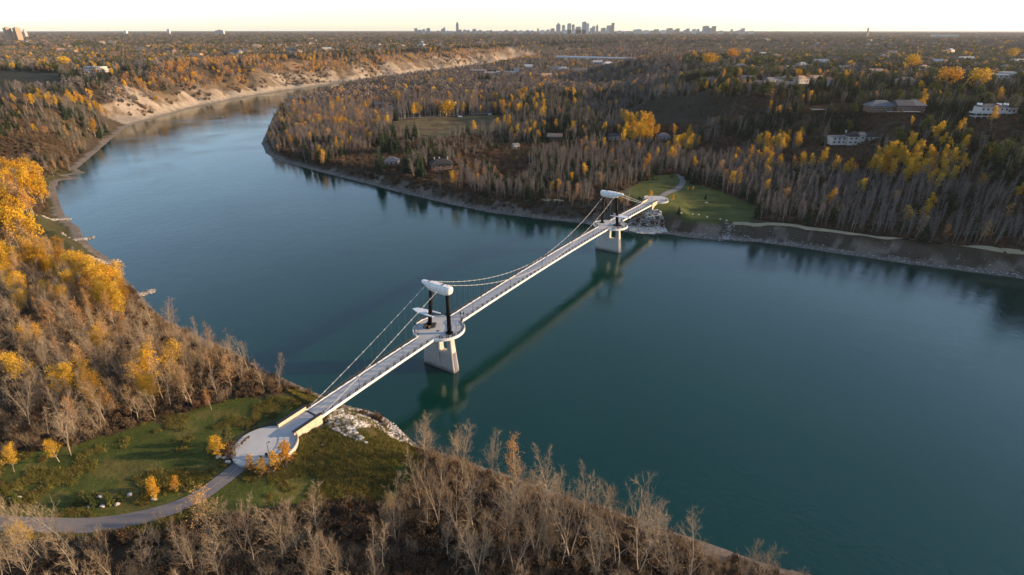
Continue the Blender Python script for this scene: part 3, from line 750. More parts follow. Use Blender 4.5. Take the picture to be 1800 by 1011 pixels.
# ------------------------------------------------------------------ rocks
def rock_heap(name, pts, size, label=None, seed=0, kind='stuff', mat='rocks'):
    """loose stones lying on the ground, too small to pick apart"""
    r = np.random.default_rng(seed)
    oct_v = np.array([(1, 0, 0), (0, 1, 0), (-1, 0, 0), (0, -1, 0), (.6, .6, .6), (-.6, .6, .6), (-.6, -.6, .6), (.6, -.6, .6), (0, 0, -.8)])
    oct_f = [(4, 5, 6), (4, 6, 7), (0, 1, 4), (1, 5, 4), (1, 2, 5), (2, 6, 5), (2, 3, 6), (3, 7, 6), (3, 0, 7), (0, 4, 7), (1, 0, 8), (2, 1, 8), (3, 2, 8), (0, 3, 8)]
    mb = MB()
    for x, y, z in pts:
        s = size * r.uniform(.45, 1.25); a = r.uniform(0, 6.28)
        v = oct_v * (1 + r.uniform(-.3, .3, oct_v.shape)) * (s * r.uniform(.8, 1.4), s * r.uniform(.7, 1.1), s * r.uniform(.5, .9))
        ca, sa = math.cos(a), math.sin(a)
        mb.add([(x + p[0] * ca - p[1] * sa, y + p[0] * sa + p[1] * ca, z + p[2] + s * .2) for p in v], oct_f)
    o = mb.build(name, M[mat], kind=kind)
    return o
for _n, _a, _b in (('rocks', (.16, .145, .13, 1), (.78, .73, .67, 1)), ('grey_rocks', (.07, .065, .06, 1), (.46, .43, .39, 1))):
  m, n, b = new_mat(_n); M[_n] = m
  g = N(n, 'ShaderNodeNewGeometry'); cr = N(n, 'ShaderNodeValToRGB')
  cr.color_ramp.elements[0].color = _a; cr.color_ramp.elements[1].color = _b
  n.links.new(g.outputs['Random Per Island'], cr.inputs[0]); n.links.new(cr.outputs[0], b.inputs['Base Color']); b.inputs['Roughness'].default_value = .9

def scatter_px(poly, cnt, seed, zmin=-.3):
    """points on the ground inside a pixel outline"""
    r = np.random.default_rng(seed); P = np.array([pix(*p)[:2] for p in poly])
    lo, hi = P.min(0), P.max(0); out = []
    x = r.uniform(lo[0], hi[0], cnt * 6); y = r.uniform(lo[1], hi[1], cnt * 6)
    k = inpoly(x, y, [tuple(p) for p in P]); x, y = x[k][:cnt], y[k][:cnt]; z = H(x, y)
    k = z > zmin
    return list(zip(x[k], y[k], z[k]))
RIP = [(571, 741), (600, 716), (640, 722), (680, 738), (708, 762), (716, 776), (690, 772), (658, 752), (625, 757), (650, 782), (610, 770), (580, 752)]
tag(rock_heap('riprap', scatter_px(RIP, 1800, 1), .44), 'pale broken riprap stones on the bank below the panelled ramp', 'rocks')
tag(rock_heap('riprap', scatter_px([(615, 720), (690, 742), (728, 785), (716, 780), (680, 748), (640, 730)], 160, 12, -.9), .4), 'scattered pale stones at the waterline below the riprap', 'rocks')
RIP2 = [(1092, 399), (1112, 385), (1135, 368), (1160, 371), (1166, 385), (1173, 408), (1140, 412), (1110, 408)]
tag(rock_heap('riprap', scatter_px(RIP2, 2600, 2), .58), 'grey riprap apron under the footbridge on the clearing side', 'rocks')
tag(rock_heap('riprap', scatter_px([(1262, 424), (1276, 392), (1292, 396), (1285, 412), (1290, 421)], 260, 3), .5, mat='grey_rocks'), 'grey stone chute running down to the water beside the clearing', 'rocks')
_g = 0
for (xa, ya, xb, yb) in ((76, 386, 124, 385), (110, 421, 166, 417), (158, 461, 211, 459), (232, 512, 270, 510)):
    a, b2 = at(xa, ya, 3.0), at(xb, yb, 0.0); r = np.random.default_rng(40 + _g); pts = []
    for i in range(320):
        t = r.uniform(0, 1); q = r.normal(0, .95)
        d = Vector((b2[0] - a[0], b2[1] - a[1])).normalized()
        x, y = a[0] + (b2[0] - a[0]) * t - d.y * q, a[1] + (b2[1] - a[1]) * t + d.x * q
        pts.append((x, y, max(H1(x, y), -.2) + max(0, .45 - abs(q) * .3) * (1 - .3 * t)))
    lab = ['low stone groyne at the tip of the golden poplar wood', 'stone groyne between the bare beach spit and the next groyne', 'broken stone groyne with a crooked head in the water', 'short stone groyne beside the bare bushes'][_g]
    tag(rock_heap('stone_groyne', pts, .62, seed=60 + _g, kind=None, mat='grey_rocks'), lab, 'groyne'); _g += 1
_r = np.random.default_rng(321); _p = []
for _ in range(3000):
    i = _r.integers(9, 32); a, b2 = INN[i], INN[i + 1] if i + 1 < len(INN) else INN[i]; t = _r.uniform(); dd = abs(_r.normal(0, 5)) + .5
    dx, dy = b2[0] - a[0], b2[1] - a[1]; L_ = math.hypot(dx, dy) or 1
    _p.append((a[0] + dx * t - dy / L_ * dd, a[1] + dy * t + dx / L_ * dd))
_xy = np.array(_p); _z, _d, _o = land_info(_xy[:, 0], _xy[:, 1]); _k = (_d > -.4) & (_d < 13) & ~_o
tag(rock_heap('shore_stones', list(zip(_xy[_k, 0], _xy[_k, 1], _z[_k])), .36, seed=5, mat='grey_rocks'), 'scattered grey stones along the gravel shore across the river', 'stones')
def boulder(px, py, s, label, seed, col='white_rock', group=None):
    x, y, z = pix(px, py); vs, fs = lump(seed, s, s * .75, s * .6, 1, .3)
    o = MB().add(vs, fs).build('boulder', M[col]); o.location = (x, y, z + s * .25); tag(o, label, 'boulder', group)
M['white_rock'] = flat('white_rock', (.55, .50, .46), .9, .3, 2)
for i, (px, py) in enumerate([(412, 806), (401, 813), (397, 806), (420, 812), (385, 804)]): boulder(px, py, .7 + .12 * (i % 3), 'white boulder beside the plaza and its rusty shrubs', 70 + i, group='boulders by the plaza')
for i, (px, py) in enumerate([(483, 829), (501, 815), (470, 826)]): boulder(px, py, .55, 'white boulder under the yellow saplings', 80 + i, group='boulders under the saplings')
for i, (px, py) in enumerate([(157, 892), (181, 891), (206, 887), (228, 870), (176, 874), (271, 878)]): boulder(px, py, .65, 'white boulder in the dark planting bed on the lawn', 90 + i, group='boulders in the planting bed')
for i, (px, py) in enumerate([(22, 877), (34, 876), (1, 893)]): boulder(px, py, .7, 'pale boulder in the lawn bed near the path end', 100 + i, group='boulders near the path')
for i, (px, py) in enumerate([(1197, 375), (1217, 377), (1228, 378), (1243, 382), (1266, 386), (1277, 388)]): boulder(px, py, .75, 'white boulder on the bank edge of the clearing', 110 + i, group='boulders edging the clearing')
boulder(567, 783, .4, 'single small white stone in the weedy meadow', 120)

# ------------------------------------------------------------------ benches and cars across the river
def park_bench(px, py, mat, label):
    x, y, z = pix(px, py); o = thing('park_bench', label, 'bench', (x, y, z), .15)
    for k in range(3): MB().box((0, -.2 + .17 * k, .46), (2.0, .14, .06)).build('seat_slat', M[mat], o)
    for k in range(2): MB().box((0, .30, .68 + .2 * k), (2.0, .05, .16)).build('back_slat', M[mat], o)
    for sx in (-.8, .8): MB().box((sx, .05, .22), (.08, .5, .48)).build('leg', M['coping'], o); MB().box((sx, .32, .6), (.08, .06, .7)).build('back_post', M['coping'], o)
M['orange_wood'] = flat('orange_wood', (.40, .16, .05), .7)
park_bench(1213, 357, 'orange_wood', 'orange wooden bench on the grassy clearing'); park_bench(1242, 358, 'white_rock', 'pale weathered bench on the grassy clearing')
M['glass'] = flat('dark_glass', (.03, .04, .05), .15, .1, 1, .6)
M['tyre'] = flat('tyre', (.02, .02, .02), .9)
def van(px, py, col, label, rz=0.2):
    x, y, z = pix(px, py); o = thing('parked_van', label, 'van', (x, y, z + .25), rz)
    MB().box((0, 0, 1.0), (5.2, 2.0, 1.1)).box((-.5, 0, 1.85), (3.8, 1.8, .7), taper=.86).build('body', M[col], o)
    MB().box((-.5, 0, 1.85), (3.5, 1.84, .42)).build('window_band', M['glass'], o)
    for sx in (-1.6, 1.6):
        for sy in (-.95, .95): MB().tube([(sx, sy - .12, .38), (sx, sy + .12, .38)], .38, 12).build('wheel', M['tyre'], o)
van(809, 207, 'white', 'white van parked on the track at the field edge'); van(862, 203, 'wing', 'pale blue van parked where the field track enters the trees')

# ------------------------------------------------------------------ houses
WALLC = {'white': (.42, .40, .375), 'cream': (.62, .52, .38), 'tan': (.42, .30, .20), 'grey': (.36, .35, .34), 'brick': (.30, .13, .09), 'stone': (.50, .45, .40), 'brown': (.16, .10, .07)}
for k, c in WALLC.items(): M['wall_' + k] = flat('wall_' + k, c, .85, .08, .4)
ROOFC = {'grey': (.13, .13, .14), 'slate': (.075, .075, .085), 'brown': (.16, .10, .07), 'tan': (.32, .22, .16), 'white': (.36, .365, .37), 'black': (.03, .03, .034), 'teal': (.10, .16, .18)}
for k, c in ROOFC.items(): M['roof_' + k] = flat('roof_' + k, c, .85, .2, 1.0)
FOOT = []                                                # house footprints, no trees there
def block(o, c, d, wall, roof, style='gable', wins=(3, 1), over=.5, rise=None, nm=True):
    """one volume of a house with its own roof and windows"""
    MB().box((c[0], c[1], c[2] + d[2] / 2 - .5), (d[0], d[1], d[2] + 1.0)).build('wall', M['wall_' + wall], o)
    z = c[2] + d[2]; hx, hy = d[0] / 2 + over, d[1] / 2 + over; x, y = c[0], c[1]
    if style == 'flat':
        MB().box((x, y, z + .18), (2 * hx, 2 * hy, .34)).build('roof', M['roof_' + roof], o)
    else:
        r = rise or hy * .6; rx = hx if style == 'gable' else max(hx - hy, .2)
        vs = [(x - hx, y - hy, z), (x + hx, y - hy, z), (x + hx, y + hy, z), (x - hx, y + hy, z), (x - rx, y, z + r), (x + rx, y, z + r)]
        vs += [(a, b2, q + .22) for a, b2, q in vs]
        MB().add(vs, [(6, 7, 11, 10), (8, 9, 10, 11), (7, 8, 11), (9, 6, 10), (0, 3, 2, 1), (0, 1, 7, 6), (1, 2, 8, 7), (2, 3, 9, 8), (3, 0, 6, 9)]).build('roof', M['roof_' + roof], o)
        if style == 'gable':
            for s in (-1, 1):
                MB().add([(x + s * (d[0] / 2 - .02), y - d[1] / 2, z - .1), (x + s * (d[0] / 2 - .02), y + d[1] / 2, z - .1), (x + s * (d[0] / 2 - .02), y, z + r * .86),
                          (x + s * (d[0] / 2 - .3), y - d[1] / 2, z - .1), (x + s * (d[0] / 2 - .3), y + d[1] / 2, z - .1), (x + s * (d[0] / 2 - .3), y, z + r * .86)],
                         [(0, 1, 2), (5, 4, 3), (0, 2, 5, 3), (1, 4, 5, 2)]).build('gable', M['wall_' + wall], o)
    nx, nz = wins
    for i in range(nx):
        for j in range(nz):
            fx = c[0] + (i + .5) / nx * d[0] - d[0] / 2; fz = c[2] + (j + .5) / nz * d[2] + .2
            ww, wh = min(1.8, d[0] / nx * .6), min(1.6, d[2] / nz * .6)
            for s in (-1, 1):
                f = MB().box((fx, c[1] + s * d[1] / 2, fz), (ww + .2, .1, wh + .2)).build('window', M['white'], o)
                MB().box((fx, c[1] + s * (d[1] / 2 + .05), fz), (ww, .06, wh)).build('pane', M['glass'], f)
def chimney(o, x, y, z, mat='wall_white'): MB().box((x, y, z), (.9, .9, 2.4)).build('chimney', M[mat], o)
def house(px, py, label, rz=0.0, name='house', cat='house', r=14, at_=None):
    x, y, z = at_ or pix(px, py); FOOT.append((x, y, r if name != 'house' or 'glimpsed' not in label else -r))
    return thing(name, label, cat, (x, y, z), rz)
# named houses near enough to show their form
o = house(170, 127, 'long white two-storey house with tall columns on the bluff edge', -.15, r=20)
block(o, (0, 0, 0), (28, 14, 8), 'white', 'white', 'flat', (7, 2)); block(o, (16, 0, 0), (6, 10, 5), 'white', 'white', 'flat', (2, 1)); chimney(o, -2, 0, 9.4)
for i in range(8): MB().tube([(-13 + i * 3.7, -8.2, -.3), (-13 + i * 3.7, -8.2, 7.6)], .3, 8).build('column', M['white'], o)
MB().box((0, -7.8, 4.1), (28, 1.6, .25)).build('balcony', M['white'], o)
o = house(42, 110, 'cream gabled house with brown roof on the plateau above the dark field', .1, r=22); block(o, (-6, 0, 0), (16, 12, 7), 'cream', 'brown', 'gable', (4, 2)); block(o, (9, -1, 0), (9, 9, 5.5), 'white', 'brown', 'hip', (2, 1))
o = house(3, 111, 'white hip-roofed house beside the cream gabled one', .1, r=18); block(o, (0, 0, 0), (16, 11, 6), 'white', 'grey', 'hip', (4, 1))
o = house(680, 192, 'dark-roofed farmhouse with a cream gabled porch in the riverside wood', .1, r=24)
block(o, (-10, 10, 0), (14, 11, 5.5), 'brown', 'slate', 'gable', (3, 1)); block(o, (4, 2, 0), (5, 6, 5.0), 'cream', 'slate', 'gable', (2, 1)); block(o, (12, 4, 0), (9, 6, 3), 'grey', 'slate', 'hip', (2, 1)); chimney(o, -4, 11, 8.5, 'wall_brick')
MB().box((2, -3.5, .9), (20, .3, 1.8)).build('garden_wall', M['wall_grey'], o)
o = house(776, 300, 'dark hip-roofed house behind yellow trees on the river bank', .25, r=14)
block(o, (0, 0, 0), (17, 11, 6), 'brown', 'black', 'hip', (4, 2), .9, 3.6)
for q in (-5, -1, 5.5): chimney(o, q, 1, 9.6)
o = house(690, 290, 'grey low hip-roofed house behind dark spruces on the river bank', 0, r=9); block(o, (0, 0, 0), (11, 8, 4.0), 'grey', 'grey', 'hip', (3, 1))
o = house(906, 262, 'small white gabled shed among bare shrubs', .5, r=7); block(o, (0, 0, 0), (6, 5, 3.4), 'white', 'grey', 'gable', (2, 1))
o = house(1080, 246, 'black-roofed cabin beside the golden poplar clump', .1, r=9); block(o, (0, 0, 0), (12, 8, 4), 'grey', 'black', 'gable', (3, 1))
o = house(975, 246, 'low house with brown roof among spruces in the valley', -.2, r=10); block(o, (0, 0, 0), (14, 8, 3.6), 'brown', 'tan', 'gable', (3, 1)); chimney(o, 3, 0, 6, 'wall_brick')
o = house(1165, 246, 'grey-roofed house between golden poplars in the valley', .1, r=9); block(o, (0, 0, 0), (12, 8, 4), 'grey', 'grey', 'hip', (3, 1))
o = house(1497, 252, 'pale stone mansion with black roofs and a white gable on the slope', .02, r=19); o.scale = (.86, .86, .86)
block(o, (-14, 2, 0), (13, 10, 6), 'stone', 'grey', 'flat', (3, 2)); block(o, (0, 0, 0), (14, 11, 7), 'stone', 'black', 'hip', (3, 2)); block(o, (5, -3, 0), (5, 8, 8), 'white', 'grey', 'gable', (1, 2)); block(o, (15, 1, 0), (14, 10, 6.5), 'stone', 'black', 'hip', (3, 2)); chimney(o, -6, 3, 10.5)
o = house(1572, 195, 'rambling dark house with overlapping grey shingle roofs below spruces', -.05, r=24)
block(o, (-12, 2, 0), (20, 12, 4), 'brown', 'grey', 'hip', (5, 1), 1.2); block(o, (4, -2, 0), (12, 11, 5), 'brown', 'slate', 'gable', (3, 1), 1.2); block(o, (15, 3, 0), (16, 12, 4.5), 'brown', 'grey', 'hip', (4, 1), 1.2); MB().box((2, -9.5, .6), (26, 2.5, .4)).build('terrace', M['wall_grey'], o)
o = house(1738, 204, 'modern pale house with open terraces and dark roof', -.08, r=20); o.scale = (.82, .82, .82)
block(o, (2, 3, 3.6), (24, 11, 4.6), 'stone', 'slate', 'hip', (6, 1), .8, 2.2); block(o, (22, 4, 3.0), (16, 9, 3), 'stone', 'slate', 'flat', (4, 1))
MB().box((-3, -5, 3.6), (32, 8, .9)).build('terrace', M['wall_white'], o); MB().box((-8, -6, .6), (22, 6, .5)).build('terrace', M['wall_white'], o)
for i in range(6): MB().box((-17 + i * 5.2, -8.5, 1.4), (.6, .6, 4.4)).build('column', M['wall_white'], o)
for q in (-10, 7, 13): MB().box((q, 2, 10.4), (.8, 4.5, 1.6), .3).build('chimney', M['white'], o)
o = house(1437, 199, 'small flat pavilion with grey roof beside the bright green lawn', .1, 'pavilion', 'pavilion', 8)
MB().box((0, 0, 3.1), (12, 6, .4)).build('roof', M['roof_grey'], o)
for sx in (-5, 5):
    for sy in (-2.4, 2.4): MB().box((sx, sy, 1.4), (.4, .4, 3.2)).build('post', M['coping'], o)
o = house(1745, 145, 'large white flat-roofed house with bare walls among dark spruces', -.2, r=24); block(o, (0, 0, 0), (24, 14, 9), 'white', 'white', 'flat', (4, 2), .3); block(o, (18, 10, 0), (14, 12, 11), 'white', 'white', 'flat', (3, 2), .3)
o = house(880, 132, 'wide school building with pale roofs and a red gabled entrance', 0, 'school_building', 'school', 48); o.scale = (.8, .8, .72)
block(o, (-30, 0, 0), (40, 30, 9), 'grey', 'white', 'flat', (8, 2)); block(o, (15, 8, 0), (55, 26, 11), 'cream', 'white', 'flat', (10, 2)); block(o, (48, 10, 0), (16, 22, 20), 'grey', 'grey', 'flat', (3, 3)); block(o, (5, -9, 0), (12, 8, 12), 'brick', 'brown', 'gable', (2, 2)); block(o, (28, -16, 0), (40, 16, 6), 'grey', 'white', 'flat', (8, 1))
o = house(841, 131, 'long red brick building with pale flat roof by the river woods', -.03, 'brick_building', 'building', 30); block(o, (0, 0, 0), (38, 16, 10), 'brick', 'white', 'flat', (9, 2))
o = house(929, 124, 'white gabled hall with low wings beyond the school', 0, 'hall', 'building', 30); block(o, (0, 0, 0), (20, 16, 10), 'white', 'white', 'gable', (4, 1)); block(o, (-16, 4, 0), (16, 12, 6), 'white', 'slate', 'flat', (3, 1)); block(o, (18, 4, 0), (20, 8, 5), 'white', 'grey', 'flat', (3, 1))
# apartment slabs on the left plateau
for i, (px, w, h, lab) in enumerate(((20, 40, 66, 'tan brick apartment slab, the wider one of a pair'), (36.5, 36, 66, 'tan brick apartment slab, the narrower one beside a slim white tower'))):
    x, y, z = at(px, 75, 50)[0], at(px, 75, 50)[1], 50; o = thing('apartment_tower', lab, 'apartment block', (x, y, z), -.6)
    FOOT.append((x, y, 45))
    MB().box((0, 0, h / 2 - 2), (w, 22, h + 4)).build('wall', M['wall_apt'] if 'wall_apt' in M else M.setdefault('wall_apt', flat('wall_apt', (.42, .27, .19), .85, .06, .05)), o)
    MB().box((-2, 0, h + 2.5), (w * .35, 10, 5)).build('penthouse', M['wall_apt'], o)
    for j in range(20):
        MB().box((0, -11.1, 3 + j * 3.2), (w * .9, .5, 1.3)).build('window_band', M['wall_tan'], o)
x, y = at(48, 68, 50); o = thing('apartment_tower', 'slim white apartment tower behind the tan slabs', 'apartment block', (x, y, 48), -.6); MB().box((0, 0, 30), (16, 16, 62)).build('wall', M['wall_white'], o); MB().box((0, 0, 62), (8, 8, 5)).build('penthouse', M['wall_grey'], o)
x, y = at(388, 62, 50); o = thing('apartment_tower', 'squat grey apartment block standing alone on the plain behind the bluff', 'apartment block', (x, y, 48), 0); MB().box((0, 0, 25), (90, 40, 54)).build('wall', M['wall_grey'], o); MB().box((0, 0, 54), (40, 20, 8)).build('penthouse', M['wall_tan'], o)
x, y = at(1660, 66, 52); o = thing('warehouse', 'long bright white warehouse on the distant plain beyond the spruces', 'warehouse', (x, y, 50), -.1); FOOT.append((x, y, 130)); MB().box((0, 0, 9), (170, 70, 26)).build('wall', M['wall_white'], o); MB().box((0, 0, 22.6), (172, 72, 1.2)).build('roof', M['roof_white'], o)
x, y = at(1523, 66, 52); o = thing('chimney_stack', 'pale smokestack rising alone from the distant plain', 'smokestack', (x, y, 50)); MB().tube([(0, 0, -2), (0, 0, 70)], [9, 6], 12).build('shaft', M['wall_tan'], o); MB().tube([(0, 0, 66), (0, 0, 72)], [7.2, 7.2], 12).build('rim', M['wall_grey'], o)
# suburban houses glimpsed between the trees
SUB = [(1215, 135, 'grey', 'brown'), (1243, 150, 'white', 'grey'), (1300, 124, 'white', 'grey'), (1313, 146, 'cream', 'tan'), (1332, 156, 'white', 'tan'), (1356, 150, 'white', 'grey'), (1382, 146, 'tan', 'tan'), (1378, 158, 'tan', 'tan'),
       (1405, 147, 'white', 'tan'), (1432, 146, 'tan', 'tan'), (1452, 150, 'white', 'brown'), (1380, 128, 'white', 'white'), (1408, 122, 'white', 'white'), (1442, 117, 'white', 'white'), (1462, 112, 'white', 'grey'), (1480, 128, 'white', 'grey'), (1515, 138, 'tan', 'tan'), (1535, 134, 'tan', 'tan'),
       (1552, 107, 'white', 'white'), (1567, 98, 'white', 'grey'), (1620, 128, 'tan', 'tan'), (1648, 118, 'grey', 'white'), (1672, 124, 'white', 'grey'), (1695, 112, 'white', 'white'), (1765, 128, 'white', 'grey'), (1785, 118, 'white', 'white'), (1590, 150, 'tan', 'tan'), (1340, 100, 'white', 'white'), (1362, 108, 'white', 'grey'),
       (415, 98, 'white', 'grey'), (430, 96, 'white', 'grey'), (512, 94, 'white', 'grey'), (520, 96, 'cream', 'brown'), (575, 93, 'white', 'white'), (655, 88, 'white', 'grey'), (300, 96, 'cream', 'brown'), (250, 92, 'white', 'grey'), (128, 98, 'tan', 'tan'), (205, 102, 'white', 'brown'), (346, 106, 'tan', 'tan'), (770, 82, 'white', 'grey'), (845, 80, 'white', 'white'),
       (990, 128, 'white', 'white'), (1050, 115, 'white', 'white'), (1068, 118, 'grey', 'white'), (960, 140, 'brick', 'tan'), (975, 126, 'white', 'grey'), (1020, 131, 'tan', 'tan')]
for i, (px, py, w, r) in enumerate(SUB):
    x, y, z = pix(px, py); d = math.hypot(x, y)
    side = 'on the plateau behind the clay bluff' if px < 880 else ('in the valley beyond the woods' if px < 1100 else 'on the spruce plateau')
    nm = {'white': 'white-walled', 'tan': 'tan-walled', 'cream': 'cream-walled', 'grey': 'grey-walled', 'brick': 'brick-walled'}[w]
    k = min(1.6, max(1.0, d / 900))
    o = house(px, py, '%s house with %s roof glimpsed between trees %s' % (nm, {'white': 'pale'}.get(r, r), side), rng.uniform(-.5, .5), r=13 * k, at_=(x, y, z)); o['group'] = 'suburban houses between the trees'
    o.scale = (k, k, k)
    block(o, (0, 0, 0), (15 + i % 3 * 2, 10, 5.6), w, r, ('hip', 'gable')[i % 2], (4, 1))
    if i % 2: block(o, (7, -5, 0), (7, 7, 3.6), w, r, 'gable', (2, 1))

_r = np.random.default_rng(909)
for i in range(90):
    px, py = _r.uniform(20, 1790), _r.uniform(66, 98)
    if (880 < px < 1215 and py > 70) or (200 < px < 900 and py > 88): continue
    x, y, z = pix(px, py, 7000)
    if z < 36: continue
    w, rf = ('white', 'cream', 'tan', 'grey')[i % 4], ('white', 'grey', 'tan', 'brown')[(i // 4) % 4]
    o = thing('house', '%s house with %s roof, a speck in the distant wooded suburb' % ({'white': 'white'}.get(w, w), {'white': 'pale'}.get(rf, rf)), 'house', (x, y, z), _r.uniform(-1, 1), 'houses specked through the distant suburb')
    k = _r.uniform(1.2, 1.9); FOOT.append((x, y, -16 * k))
    MB().box((0, 0, 3 * k - .5), (15 * k, 10 * k, 6 * k + 1)).build('wall', M['wall_' + w], o)
    hx, hy, zz, r_ = 8.2 * k, 5.6 * k, 6 * k, 3 * k
    MB().add([(-hx, -hy, zz), (hx, -hy, zz), (hx, hy, zz), (-hx, hy, zz), (-hx * .5, 0, zz + r_), (hx * .5, 0, zz + r_)], [(0, 1, 5, 4), (2, 3, 4, 5), (1, 2, 5), (3, 0, 4), (3, 2, 1, 0)]).build('roof', M['roof_' + rf], o)

# ------------------------------------------------------------------ road bridge and distant city
RA, RB2 = at(978, 99, 30), at(1160, 104, 24)
d = Vector((RB2[0] - RA[0], RB2[1] - RA[1])); ln = d.length; rz = math.atan2(d.y, d.x)
o = thing('road_bridge', 'long low road bridge on pale piers crossing the distant valley', 'bridge', (RA[0], RA[1], 0), rz)
def zq(t): return 30 - 6 * t
MB().sweep([(-13, 0), (13, 0), (13, -4), (-13, -4)], [((ln * t, 0, zq(t)), (0, 1, 0), (0, 0, 1)) for t in (0, 1)]).build('deck', M['concrete'], o)
for s in (-1, 1): MB().sweep([(-.5, 1.6), (.5, 1.6), (.5, -.4), (-.5, -.4)], [((ln * t, s * 12.8, zq(t)), (0, 1, 0), (0, 0, 1)) for t in (0, 1)]).build('parapet', M['wing'], o)
for t in (.1, .2, .33, .48, .72, .85):
    MB().box((ln * t, 0, zq(t) / 2 - 4), (11, 20, zq(t) - 1), taper=1.25).build('pier', M['wall_cream'], o)
M['city'] = [flat('city_%d' % i, c, .6, .1, .01) for i, c in enumerate([(.36, .35, .35), (.46, .44, .42), (.28, .28, .30), (.42, .34, .28), (.55, .54, .53)])]
BG = 8200.0
def tower(px, w, top, base=60.0, mat=0, label=None, shape='box', name='office_tower'):
    """px: middle, width, roof line in photograph pixels at the distance of the city"""
    x, y = at(px, 61.2, 50); k = math.hypot(x, y); mpp = (y * C_ + 59 * S_) / FPX
    hgt = CAMZ + y * math.tan(math.radians(0) ) * 0
    v = top - CY; ztop = CAMZ - y * math.tan(PITCH + math.atan(v / FPX))
    o = thing(name, label or 'mid-rise block in the row of the distant skyline', 'tower', (x, y, 50), 0, None if label else 'blocks of the distant skyline')
    W = w * mpp; hh = ztop - 50 + 10; Wd = min(W, 45)
    mt = M['city'][mat]
    if shape == 'point':
        MB().box((0, 0, hh * .42 - 10), (W, Wd, hh * .86)).build('shaft', mt, o); MB().box((0, 0, hh * .85 - 4), (W * .72, Wd * .7, hh * .12)).build('upper_stage', mt, o); MB().box((0, 0, hh * .95 - 8), (W * .4, Wd * .4, hh * .12), taper=.3).build('crown', mt, o)
    elif shape == 'step':
        MB().box((-W * .22, 0, hh * .4 - 10), (W * .56, Wd, hh * .82)).build('lower_wing', mt, o); MB().box((W * .22, 0, hh * .5 - 10), (W * .55, Wd, hh)).build('shaft', mt, o)
    else:
        MB().box((0, 0, hh * .5 - 11), (W, Wd, hh - 4)).build('shaft', mt, o); MB().box((W * .1, 0, hh - 11), (W * .4, Wd * .5, 6)).build('plant_room', mt, o)
tower(804.5, 4.5, 38.5, mat=2, label='slender dark tower with pointed crown standing apart from downtown', shape='point')
tower(809, 5, 52, mat=2, label='low dark block leaning on the slender pointed tower')
for px, w, top, mt, sh in [(732, 5.5, 49.5, 0, 'box'), (738, 5, 52.5, 2, 'box'), (745, 6, 51.5, 1, 'box'), (753.5, 6, 49.5, 2, 'box'), (779.5, 7.5, 48.5, 1, 'step'), (770, 6, 54, 3, 'box'), (787, 5, 54, 1, 'box'), (793, 6, 55, 0, 'box'),
                           (817, 5, 52, 1, 'box'), (823, 6, 53, 3, 'box'), (834, 7, 51, 0, 'box'), (844, 8, 53, 0, 'box'), (857, 6, 53.5, 1, 'box'), (863, 5, 53, 2, 'box'), (879, 5, 54, 4, 'box'), (890, 7, 53, 0, 'box'), (905, 7, 53, 2, 'box'),
                           (915, 8, 53.5, 4, 'box'), (927, 6, 53, 2, 'box'), (935, 6, 53.5, 0, 'box'), (945.5, 3, 50, 3, 'box'), (953, 8, 53, 4, 'box'), (963, 6, 52, 1, 'box'), (971, 7, 50, 3, 'box')]:
    tower(px, w, top, mat=mt, shape=sh)
for px, w, top, mt, sh, lab in [(981, 7, 40.5, 0, 'point', 'pointed pale tower at the end of the downtown cluster'), (990, 5, 44, 1, 'box', None), (1000, 6.5, 41, 1, 'box', 'broad pale slab between pointed tower and tallest downtown tower'), (1007, 4.5, 43, 3, 'box', 'narrow tan tower beside the broad pale downtown slab'),
                                (1016, 9, 47, 3, 'box', None), (1026, 7, 38.2, 0, 'box', 'tallest pale tower in the middle of the downtown cluster'), (1031.5, 6, 41, 4, 'box', 'white tower leaning on the tallest downtown tower'), (1041, 9, 46, 1, 'step', None), (1049, 3.5, 43.2, 3, 'point', 'thin tan pointed tower between the white and large tan towers'),
                                (1060, 8, 49, 0, 'box', None), (1068, 5, 45, 1, 'box', None), (1074.5, 8, 40.2, 3, 'step', 'large tan stepped tower apart from the tallest downtown tower'), (1010, 40, 52, 4, 'box', 'long low white block in front of the downtown towers'),
                                (1088, 8, 54, 1, 'box', None), (1103, 10, 55, 0, 'box', None), (1120, 14, 51.5, 1, 'box', None), (1135, 10, 53, 4, 'box', None), (1150, 14, 51.5, 3, 'step', None), (1165, 9, 53, 4, 'box', None), (1176, 10, 49.5, 3, 'box', 'wide tan slab among low blocks of the skyline'), (1188, 10, 50, 3, 'step', None),
                                (1206, 9, 50.2, 0, 'step', None), (1219, 6, 51, 4, 'box', None), (1226, 4, 51, 0, 'box', None), (1239, 9.5, 45.5, 2, 'box', 'dark slab of a twin pair beyond downtown'), (1251, 11, 45.8, 3, 'step', 'brown stepped slab of a twin pair beyond downtown'),
                                (1266, 8, 54, 1, 'box', None), (1285, 3.5, 51, 3, 'point', None), (1303, 8, 49.5, 1, 'step', 'pale stepped block at the thinning end of the skyline'), (1295, 8, 54, 0, 'box', None), (1320, 8, 54.5, 1, 'box', None), (298, 4, 51, 1, 'box', 'lone pale tower far off on the plain behind the bluff'), (222, 5, 54, 4, 'box', None)]:
    tower(px, w, top, mat=mt, shape=sh, label=lab)
